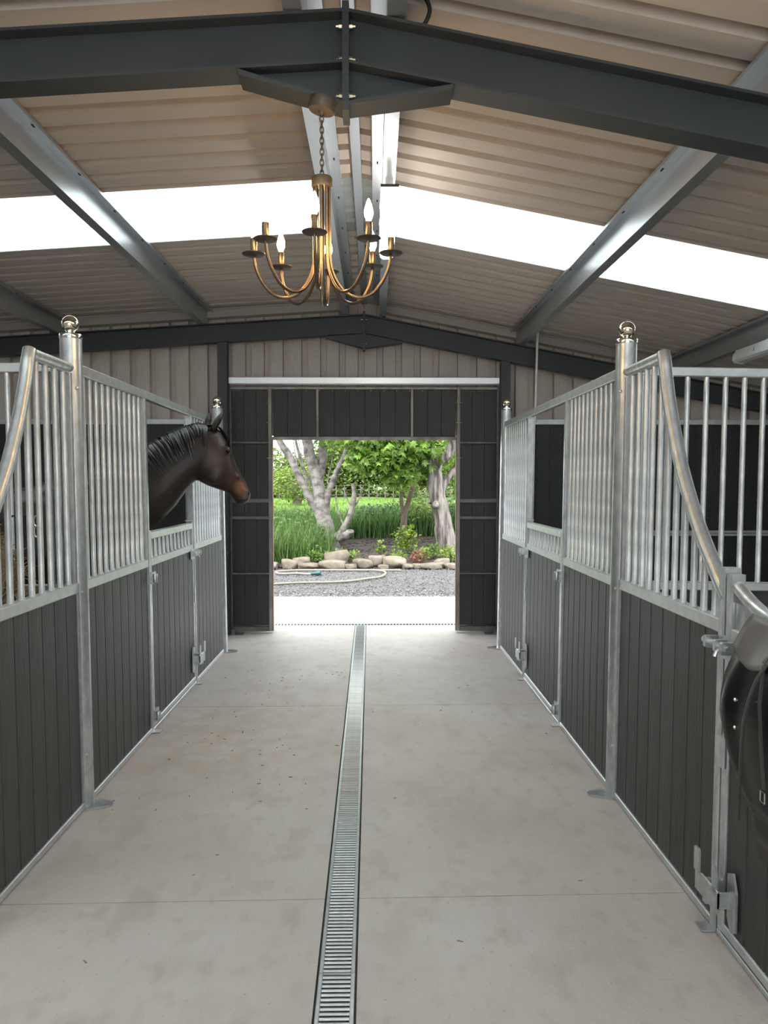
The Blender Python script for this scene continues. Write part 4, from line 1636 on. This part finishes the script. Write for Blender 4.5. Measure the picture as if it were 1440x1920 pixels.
# garden hose
hp = [(-2.6, 11.45), (-1.9, 11.6), (-1.48, 11.68), (-1.12, 11.84), (-.50, 11.95), (-.10, 12.35), (.10, 12.62), (.185, 13.1), (.12, 13.45), (-.1, 13.56), (-.56, 13.56), (-1.29, 13.56), (-1.60, 13.38), (-1.62, 13.18), (-1.49, 13.02), (-1.25, 13.06), (-1.12, 12.99), (-1.02, 12.95)]
r = tag(empty('garden_hose', (-1, 12.9, 0)), 'cream garden hose looped on the gravel with teal nozzle', 'hose')
b = MB()
b.tube([(p.x + 1, p.y - 12.9, .022) for p in catmull([(x, y_, 0) for x, y_ in hp], 6)], .019, 8)
b.build('tube', 'hose', r, True)
b = MB()
b.tube([(-.03, .05, .03), (.03, .045, .035), (.09, .04, .04), (.13, .035, .045)], [.022, .03, .045, .04], 12)
b.build('nozzle', 'teal', r, True)
b = MB()
b.tube([(.165, 0.66, .022), (.62, .66, .022), (1.25, .64, .022), (1.45, .64, .02)], .019, 8)
b.build('tube_end', 'hose', r, True)


# ------------------------------------------------------------------ vegetation
class Leaves:
    def __init__(s, seed):
        s.v, s.f, s.r = [], [], random.Random(seed)

    def leaf(s, p, size, droop=.3, lobed=False, width=.55):
        r = s.r
        d_ = Vector((r.gauss(0, 1), r.gauss(0, 1), r.gauss(-droop, .5))).normalized()
        n = Vector((r.gauss(0, .8), r.gauss(-.3, .8), 1)).normalized()
        sd = d_.cross(n)
        if sd.length < .01:
            return
        sd.normalize()
        n = sd.cross(d_)
        k = len(s.v)
        L_ = size * r.uniform(.7, 1.25)
        if lobed:
            pl = [(0, 0), (.25, .42), (.30, .16), (.62, .50), (.62, .16), (1.0, 0), (.62, -.16), (.62, -.50), (.30, -.16), (.25, -.42)]
            for a, c in pl:
                s.v.append(tuple(p + d_ * (a * L_) + sd * (c * L_ * 1.05) - n * (abs(c) * .25 * L_ + a * a * .15 * L_)))
            s.v.append(tuple(p + d_ * (.4 * L_) + n * .02 * L_))
            for i in range(10):
                s.f.append((k + 10, k + i, k + (i + 1) % 10))
        else:
            for a, c, h in ((0, 0, 0), (.5, width * .5, -.10), (1, 0, -.12), (.5, -width * .5, -.10)):
                s.v.append(tuple(p + d_ * (a * L_) + sd * (c * L_) + n * (h * L_)))
            s.f += [(k, k + 1, k + 2), (k, k + 2, k + 3)]

    def crown(s, c, rad, n, size, lobed=False, shell=.45, zmin=None, droop=.3):
        r = s.r
        c = Vector(c)
        lumps = [Vector((r.gauss(0, 1), r.gauss(0, 1), r.gauss(0, 1))).normalized() for _ in range(14)]
        i = 0
        while i < n:
            d_ = Vector((r.gauss(0, 1), r.gauss(0, 1), r.gauss(0, 1))).normalized()
            lump = max(d_.dot(q) for q in lumps)
            q = (shell + (1 - shell) * r.random() ** .6) * (.72 + .34 * lump)
            p = c + Vector((d_.x * rad[0] * q, d_.y * rad[1] * q, d_.z * rad[2] * q))
            i += 1
            if zmin is not None and p.z < zmin:
                continue
            s.leaf(p, size, droop, lobed)

    def obj(s, name, m, parent):
        me = bpy.data.meshes.new(name)
        o0 = parent.location if parent is not None else Vector((0, 0, 0))
        me.from_pydata([(x - o0.x, y_ - o0.y, z - o0.z) for x, y_, z in s.v], [], s.f)
        o = link(name, me, m, parent)
        return tag(o, kind='stuff')


def branch(parent, pts, rad, m, name='branch', n=10, seed=0):
    q = random.Random(seed)
    o0 = parent.location
    P = catmull(pts, 5)
    k = len(P)
    rr_ = []
    for i in range(k):
        t = i / (k - 1) * (len(rad) - 1)
        j = min(int(t), len(rad) - 2)
        rr_.append((rad[j] + (rad[j + 1] - rad[j]) * (t - j)) * q.uniform(.93, 1.07))
    bb = MB()
    bb.tube([p - o0 + Vector((q.uniform(-.3, .3) * rr_[i] * .25, 0, 0)) for i, p in enumerate(P)], rr_, n)
    return bb.build(name, m, parent, True)


# left tree: several stems
T1 = tag(empty('tree', (-.855, 16, .08)), 'grey multi-stemmed tree on the left of the flower bed', 'tree', 'garden trees')
branch(T1, [(-.83, 16, .05), (-.87, 16, .25), (-.96, 16, .6), (-1.05, 16, .95), (-1.12, 16, 1.2)], [.24, .18, .165, .155, .14], 'bark', 'trunk', 14, 1)
branch(T1, [(-1.08, 16, .85), (-1.30, 15.95, 1.22), (-1.56, 15.9, 1.78), (-1.72, 15.9, 2.10), (-1.9, 15.8, 2.4), (-2.3, 15.7, 3.4), (-2.6, 15.6, 4.6)], [.085, .078, .072, .068, .064, .05, .03], 'bark', seed=2)
branch(T1, [(-1.08, 16, 1.05), (-1.15, 16.05, 1.56), (-1.27, 16.1, 1.99), (-1.35, 16.1, 2.36), (-1.5, 16.3, 3.4), (-1.5, 16.4, 4.8)], [.135, .125, .118, .112, .09, .04], 'bark', seed=3)
branch(T1, [(-1.14, 16.1, 1.55), (-1.05, 16.2, 1.95), (-1.03, 16.25, 2.36), (-.9, 16.3, 3.3), (-.7, 16.2, 4.5)], [.10, .095, .09, .07, .03], 'bark', seed=4)
branch(T1, [(-.98, 16, 1.0), (-.92, 15.95, 1.3), (-.80, 15.9, 1.6), (-.66, 15.8, 1.9), (-.52, 15.7, 2.2), (-.2, 15.5, 2.8), (.2, 15.3, 3.3)], [.08, .068, .06, .054, .048, .035, .02], 'bark', seed=5)
branch(T1, [(-.78, 15.95, .42), (-.66, 15.9, .53), (-.50, 15.85, .82), (-.40, 15.8, 1.24), (-.42, 15.8, 1.50)], [.09, .066, .058, .05, .042], 'bark', 'side_stem', seed=6)
branch(T1, [(-.70, 15.85, .40), (-.55, 15.75, .48), (-.46, 15.7, .56)], [.09, .085, .07], 'bark', 'cut_stub', seed=7)
branch(T1, [(-1.08, 16.1, 1.1), (-1.25, 16.2, 1.45), (-1.42, 16.2, 1.75), (-1.60, 16.2, 2.4), (-1.8, 16.2, 3.2)], [.045, .038, .034, .03, .015], 'bark', seed=8)
branch(T1, [(-.46, 15.85, 1.0), (-.55, 15.9, 1.22), (-.62, 15.95, 1.42)], [.016, .012, .006], 'bark', 'twig', 6, seed=9)
branch(T1, [(-1.2, 16.0, 1.9), (-1.30, 15.9, 2.2), (-1.48, 15.8, 2.6)], [.03, .025, .02], 'bark', 'twig', 6, seed=10)
for i_, (a_, b_, c_) in enumerate((((-1.5, 15.9, 1.65), (-1.55, 15.85, 2.0), (-1.62, 15.8, 2.5)), ((-1.32, 15.95, 1.25), (-1.38, 15.9, 1.7), (-1.52, 15.85, 2.45)), ((-.45, 15.85, .95), (-.30, 15.8, 1.2), (-.22, 15.8, 1.45)), ((-.60, 15.9, .62), (-.72, 15.9, .95), (-.78, 15.9, 1.25)), ((-.95, 16.1, 1.5), (-.86, 16.1, 1.9), (-.80, 16.1, 2.4)))):
    branch(T1, [a_, b_, c_], [.018, .014, .008], 'bark', 'twig', 6, seed=40 + i_)
lv = Leaves(1)
lv.crown((-1.1, 16.2, 4.2), (2.2, 1.8, 1.3), 2600, .13, True)
lv.crown((-.75, 15.8, 2.55), (.5, .5, .45), 160, .12, True)
lv.obj('foliage', 'leaf', T1)

# right tree
T3 = tag(empty('tree', (1.42, 15.5, .1)), 'thick trunk with deeply furrowed bark on the right of the doorway view', 'tree', 'garden trees')
branch(T3, [(1.45, 15.5, .05), (1.41, 15.5, .25), (1.33, 15.5, .73), (1.23, 15.5, 1.25), (1.17, 15.5, 1.66), (1.14, 15.5, 1.95)], [.25, .20, .175, .155, .145, .13], 'bark_rough', 'trunk', 16, 11)
branch(T3, [(1.17, 15.5, 1.75), (1.25, 15.45, 1.92), (1.40, 15.4, 2.03), (1.48, 15.4, 2.18), (1.7, 15.3, 2.9), (2.0, 15.2, 4.0)], [.12, .10, .09, .085, .065, .03], 'bark_rough', seed=12)
branch(T3, [(1.14, 15.5, 1.85), (1.08, 15.55, 2.1), (1.03, 15.6, 2.35), (.8, 15.7, 3.3), (.6, 15.7, 4.3)], [.09, .075, .065, .05, .025], 'bark_rough', seed=13)
branch(T3, [(1.30, 15.55, 1.38), (1.42, 15.6, 1.58), (1.53, 15.6, 1.72), (1.65, 15.6, 1.9), (1.9, 15.6, 2.6)], [.09, .08, .075, .07, .05], 'bark_rough', seed=14)
branch(T3, [(1.20, 15.40, 1.08), (1.19, 15.30, 1.09), (1.19, 15.26, 1.10)], [.09, .07, .045], 'bark_rough', 'knot', 10, seed=15)
branch(T3, [(1.13, 15.5, 1.12), (1.05, 15.45, 1.15)], [.05, .04], 'bark_rough', 'branch_stub', 8, seed=16)
lv = Leaves(2)
lv.crown((1.2, 15.5, 4.0), (2.0, 1.7, 1.4), 2200, .13, True)
lv.crown((1.75, 15.9, 2.0), (.45, .45, .5), 170, .11, True)
lv.obj('foliage', 'leaf', T3)

# slim maple in the middle with the broad overhanging leaves
T2 = tag(empty('tree', (.62, 17, .3)), 'slim brown-stemmed maple between the two trunks with broad fresh leaves', 'tree', 'garden trees')
branch(T2, [(.63, 17, .2), (.62, 17, .55), (.66, 17, .89), (.79, 17, 1.34), (.88, 17, 1.8), (.94, 16.9, 2.15), (.9, 16.6, 3.2)], [.09, .075, .062, .052, .045, .04, .02], 'bark_brown', 'trunk', 10, 21)
branch(T2, [(.65, 17, .75), (.58, 17, 1.0), (.565, 17, 1.23), (.56, 16.9, 1.8), (.45, 16.7, 2.6)], [.05, .045, .04, .03, .015], 'bark_brown', seed=22)
branch(T2, [(.85, 17, 1.65), (.6, 16.5, 2.1), (.2, 15.8, 2.3), (-.2, 15.2, 2.25)], [.035, .03, .022, .01], 'bark_brown', seed=23)
lv = Leaves(3)
for c, rad, n in (((.25, 15.3, 2.25), (.85, .7, .42), 620), ((.0, 15.0, 1.95), (.55, .45, .30), 300), ((.75, 15.4, 2.05), (.55, .55, .42), 360), ((-.15, 15.3, 2.35), (.55, .5, .3), 240),
                  ((.45, 15.2, 1.65), (.42, .4, .22), 130), ((.95, 15.9, 1.75), (.35, .4, .3), 130), ((.5, 16.0, 3.2), (1.3, 1.2, .8), 900)):
    lv.crown(c, rad, n, .15, True, .15, droop=.7)
lv.obj('foliage', 'leaf', T2)
lv = Leaves(33)
for c, rad, n in (((.75, 17.2, 1.55), (.5, .5, .5), 330), ((.95, 17.4, 1.0), (.5, .4, .35), 300)):
    lv.crown(c, rad, n, .09, False, .1)
lv.obj('lower_foliage', 'leaf_pale', T2)


# background trees and hedge beyond the lawn
def bg_tree(x, y_, h, rad, label, m='leaf_far', n=3600, size=.16, zc=None, seed=0, name='tree', grp='trees beyond the lawn'):
    g = gz(x, y_)
    t = tag(empty(name, (x, y_, g)), label, 'tree' if name == 'tree' else 'hedge', grp)
    q = random.Random(seed)
    branch(t, [(x, y_, g - .05), (x + q.uniform(-.1, .1), y_, g + h * .3), (x + q.uniform(-.3, .3), y_, g + h * .75)], [.16, .12, .05], 'bark_brown', 'trunk', 8, seed)
    for k in range(3):
        a = q.uniform(0, 6.28)
        branch(t, [(x, y_, g + h * .25), (x + math.cos(a) * rad * .4, y_ + math.sin(a) * rad * .4, g + h * .5), (x + math.cos(a) * rad * .7, y_ + math.sin(a) * rad * .7, g + h * .7)], [.06, .045, .02], 'bark_brown', seed=seed + k)
    l_ = Leaves(seed + 50)
    l_.crown((x, y_, g + h * .56), (rad, rad * .8, h * .5), n, size, False, .4, g + .15)
    l_.obj('foliage', m, t)
    return t


bg_tree(-4.6, 33, 1.9, 1.7, 'low pale leafy tree at the far left beyond the lawn, under the sky gap', 'leaf_pale', 3600, .15, seed=101)
bg_tree(-2.9, 33.5, 1.5, 1.1, 'small pale tree behind the left trunk stems, under the sky gap', 'leaf_pale', 3000, .15, seed=102)
bg_tree(-1.0, 32.5, 5.0, 1.5, 'tall leafy tree beyond the lawn behind the left tree', 'leaf_far', 6000, .22, seed=103)
bg_tree(.7, 33, 5.2, 1.9, 'tall pale tree beyond the lawn at the middle of the doorway', 'leaf_pale', 6000, .22, seed=104)
bg_tree(2.4, 32, 5.0, 1.6, 'tall leafy tree beyond the lawn left of the furrowed trunk', 'leaf_far', 5600, .22, seed=105)
bg_tree(4.2, 31, 4.6, 1.8, 'leafy tree beyond the lawn at the far right', 'leaf_pale', 4600, .22, seed=106)
bg_tree(6.8, 33, 4.8, 2.2, 'leafy tree out of view to the right beyond the lawn', 'leaf_far', 2400, .18, seed=107)
bg_tree(-7.6, 33, 3.2, 2.0, 'leafy tree out of view to the left beyond the lawn', 'leaf_far', 2400, .18, seed=108)
bg_tree(2.6, 22.0, 2.9, .85, 'bushy young tree right behind the furrowed trunk', 'leaf', 2600, .12, seed=109)
bg_tree(-2.6, 26.5, 1.25, .8, 'round pale bush on the lawn at the left', 'leaf_pale', 1500, .11, seed=110, name='bush', grp='bushes on the lawn')

for i, (x_, w_, m_) in enumerate(((-3.6, 1.5, 'leaf_pale'), (-1.4, 1.4, 'leaf_far'), (.5, 1.3, 'leaf_far'), (2.2, 1.3, 'leaf_pale'), (4.4, 1.5, 'leaf_far'))):
    g = gz(x_, 31)
    t = tag(empty('hedge_bush', (x_, 31, g)), 'low hedge bush behind the wire fence, %s from the left' % ('first', 'second', 'third', 'fourth', 'fifth')[i], 'bush', 'hedge bushes behind the fence')
    l_ = Leaves(700 + i)
    hs_ = .5 if i == 0 else 1.0
    l_.crown((x_, 31, g + 1.0 * hs_), (w_ * 1.15, .8, 1.35 * hs_), 4200, .16, False, .15, g)
    l_.obj('leaves', m_, t)
    branch(t, [(x_, 31, g - .03), (x_ + .05, 31, g + .5), (x_ - .05, 31, g + 1.0)], [.05, .04, .02], 'bark_brown', 'stem', 6, i)

# far wire fence with thin posts
fr = tag(empty('wire_fence', (0, 29.5, gz(0, 29.5))), 'thin post and wire fence across the far side of the lawn', 'fence')
me = shared('fpost', lambda: MB().cbox(-.02, .02, -.02, .02, 0, .55, .004).mesh('fence_post'))
for k in range(44):
    x = -6.5 + k * .30
    link('fence_post', me, 'fence', fr, (x, 0, gz(x, 29.5) - gz(0, 29.5) - .02))
for hz in (.18, .34, .5):
    b = MB()
    b.tube([(-6.6 + q * 1.1, -.03, gz(-6.6 + q * 1.1, 29.5) - gz(0, 29.5) + hz) for q in range(13)], .006, 5)
    b.build('wire', 'fence', fr)


def blades(name, m, n, xr, yr, h, w_, label, seed, bend=.35, dens=None):
    q = random.Random(seed)
    v, f = [], []
    i = 0
    while i < n:
        x, yy = q.uniform(*xr), q.uniform(*yr)
        i += 1
        if dens and q.random() > dens(x, yy):
            continue
        a = q.uniform(0, 6.283)
        hh = h * q.uniform(.45, 1.15)
        dx, dy_ = math.cos(a), math.sin(a)
        b_ = bend * hh * q.uniform(.3, 1.2)
        px, py = -dy_ * w_ / 2, dx * w_ / 2
        k = len(v)
        z = gz(x, yy) - .02
        v += [(x - px, yy - py, z), (x + px, yy + py, z), (x + dx * b_ * .35 - px * .8, yy + dy_ * b_ * .35 - py * .8, z + hh * .6), (x + dx * b_ * .35 + px * .8, yy + dy_ * b_ * .35 + py * .8, z + hh * .6), (x + dx * b_, yy + dy_ * b_, z + hh)]
        f += [(k, k + 1, k + 3, k + 2), (k + 2, k + 3, k + 4)]
    me = bpy.data.meshes.new(name)
    me.from_pydata(v, [], f)
    return tag(link(name, me, m), label, 'grass', kind='stuff')


blades('tall_grass', 'grass', 22000, (-4.2, -.75), (14.3, 19.0), .62, .015, 'tall green grass left of the multi-stemmed tree', 31, .5,
       lambda x, y_: min(1, max(.0, (-.72 - x) * 2.2 + (y_ - 15.6) * .35 - max(0, 14.9 - y_) * 1.2)))
blades('lawn_grass', 'leaf_lime', 9000, (-4.5, 4.5), (19, 29), .10, .02, 'short lawn grass blades', 32, .4)

blades('weed_grass', 'weed', 9000, (-.6, 2.6), (17.3, 19.2), .60, .018, 'tall green weeds between the stub and the furrowed trunk', 34, .5)

# weeds: dense dark mass behind the bed
WEEDS = [((-.05, 18.0, .52), (.55, .5, .36), 1300, 'dark green weed clump right of the left trunk, behind the stub'),
         ((.45, 18.4, .58), (.65, .5, .34), 1200, 'dark green weed clump behind the slim maple'),
         ((1.35, 18.2, .62), (.7, .5, .42), 1300, 'dark green weed clump left of the furrowed trunk'),
         ((2.1, 17.8, .75), (.6, .5, .55), 1300, 'dark green weed clump right behind the furrowed trunk')]
for i, (c, rad, n, lb) in enumerate(WEEDS):
    g = gz(c[0], c[1])
    t = tag(empty('weed_clump', (c[0], c[1], g)), lb, 'weeds', 'weed clumps')
    l_ = Leaves(200 + i)
    l_.crown((c[0], c[1], g + c[2] * .55), (rad[0], rad[1], rad[2] * 1.15), n, .10, False, .1, g)
    l_.obj('leaves', 'weed', t)
    for k in range(7):
        q = random.Random(300 + i * 10 + k)
        x, yy = c[0] + q.uniform(-.5, .5) * rad[0], c[1] + q.uniform(-.5, .5) * rad[1]
        branch(t, [(x, yy, gz(x, yy)), (x + q.uniform(-.05, .05), yy, g + .3), (x + q.uniform(-.1, .1), yy, g + .55)], [.008, .006, .003], 'weed', 'stem', 5, k)

l_ = Leaves(610)
q = random.Random(77)
for i in range(2600):
    x, yy = q.uniform(-3.6, -.95), q.uniform(14.5, 18.6)
    l_.leaf(Vector((x, yy, gz(x, yy) + q.uniform(.08, .62) * min(1, (yy - 13.9) / 1.6))), .09, .1)
tag(l_.obj('meadow_weeds', 'grass', None), 'leafy weeds growing through the tall grass at the left', 'weeds')

# small bed plants
PLANTS = [((.62, 15.6, .12), (.26, .22, .30), 330, .09, 'leaf_lime', 'bright green leafy plant at the foot of the slim maple'),
          ((.42, 14.75, .06), (.18, .16, .10), 120, .06, 'leaf_lime', 'low lime plant left of the reddish plant'),
          ((.78, 14.45, .06), (.17, .14, .13), 120, .06, 'leaf_red', 'low reddish plant behind the flat rock'),
          ((.90, 14.70, .06), (.16, .14, .14), 100, .07, 'leaf_lime', 'yellow-green tuft right behind the reddish plant'),
          ((1.38, 14.45, .07), (.24, .18, .17), 240, .07, 'leaf_lime', 'yellow-green bushy plant below the furrowed trunk'),
          ((1.70, 14.50, .07), (.20, .18, .20), 180, .06, 'weed', 'blue-green plant at the right doorway edge'),
          ((1.12, 14.95, .07), (.16, .15, .16), 110, .09, 'leaf', 'small green tuft left of the furrowed trunk base'),
          ((-.55, 14.62, .06), (.34, .2, .12), 330, .06, 'leaf_lime', 'lime ground cover above the large rocks'),
          ((-1.0, 14.45, .05), (.28, .16, .12), 220, .06, 'leaf', 'green ground cover behind the flat cream rock'),
          ((.12, 15.3, .08), (.12, .12, .17), 50, .10, 'leaf_pale', 'sparse young plant on the mulch at the middle'),
          ((2.2, 14.7, .08), (.26, .2, .2), 160, .07, 'leaf', 'green plant hidden behind the right door leaf')]
for i, (c, rad, n, sz, m, lb) in enumerate(PLANTS):
    g = gz(c[0], c[1])
    t = tag(empty('bed_plant', (c[0], c[1], g)), lb, 'plant', 'small plants in the flower bed')
    l_ = Leaves(400 + i)
    l_.crown((c[0], c[1], g + rad[2] * .9), rad, n, sz, False, .1, g - .02, droop=-.3)
    l_.obj('leaves', m, t)
    for k in range(4):
        q = random.Random(500 + i * 10 + k)
        x, yy = c[0] + q.uniform(-.3, .3) * rad[0], c[1] + q.uniform(-.3, .3) * rad[1]
        branch(t, [(x, yy, g - .01), (x + q.uniform(-.03, .03), yy, g + rad[2] * .7), (x + q.uniform(-.06, .06), yy, g + rad[2] * 1.3)], [.006, .005, .003], 'bark_brown', 'stem', 5, k)
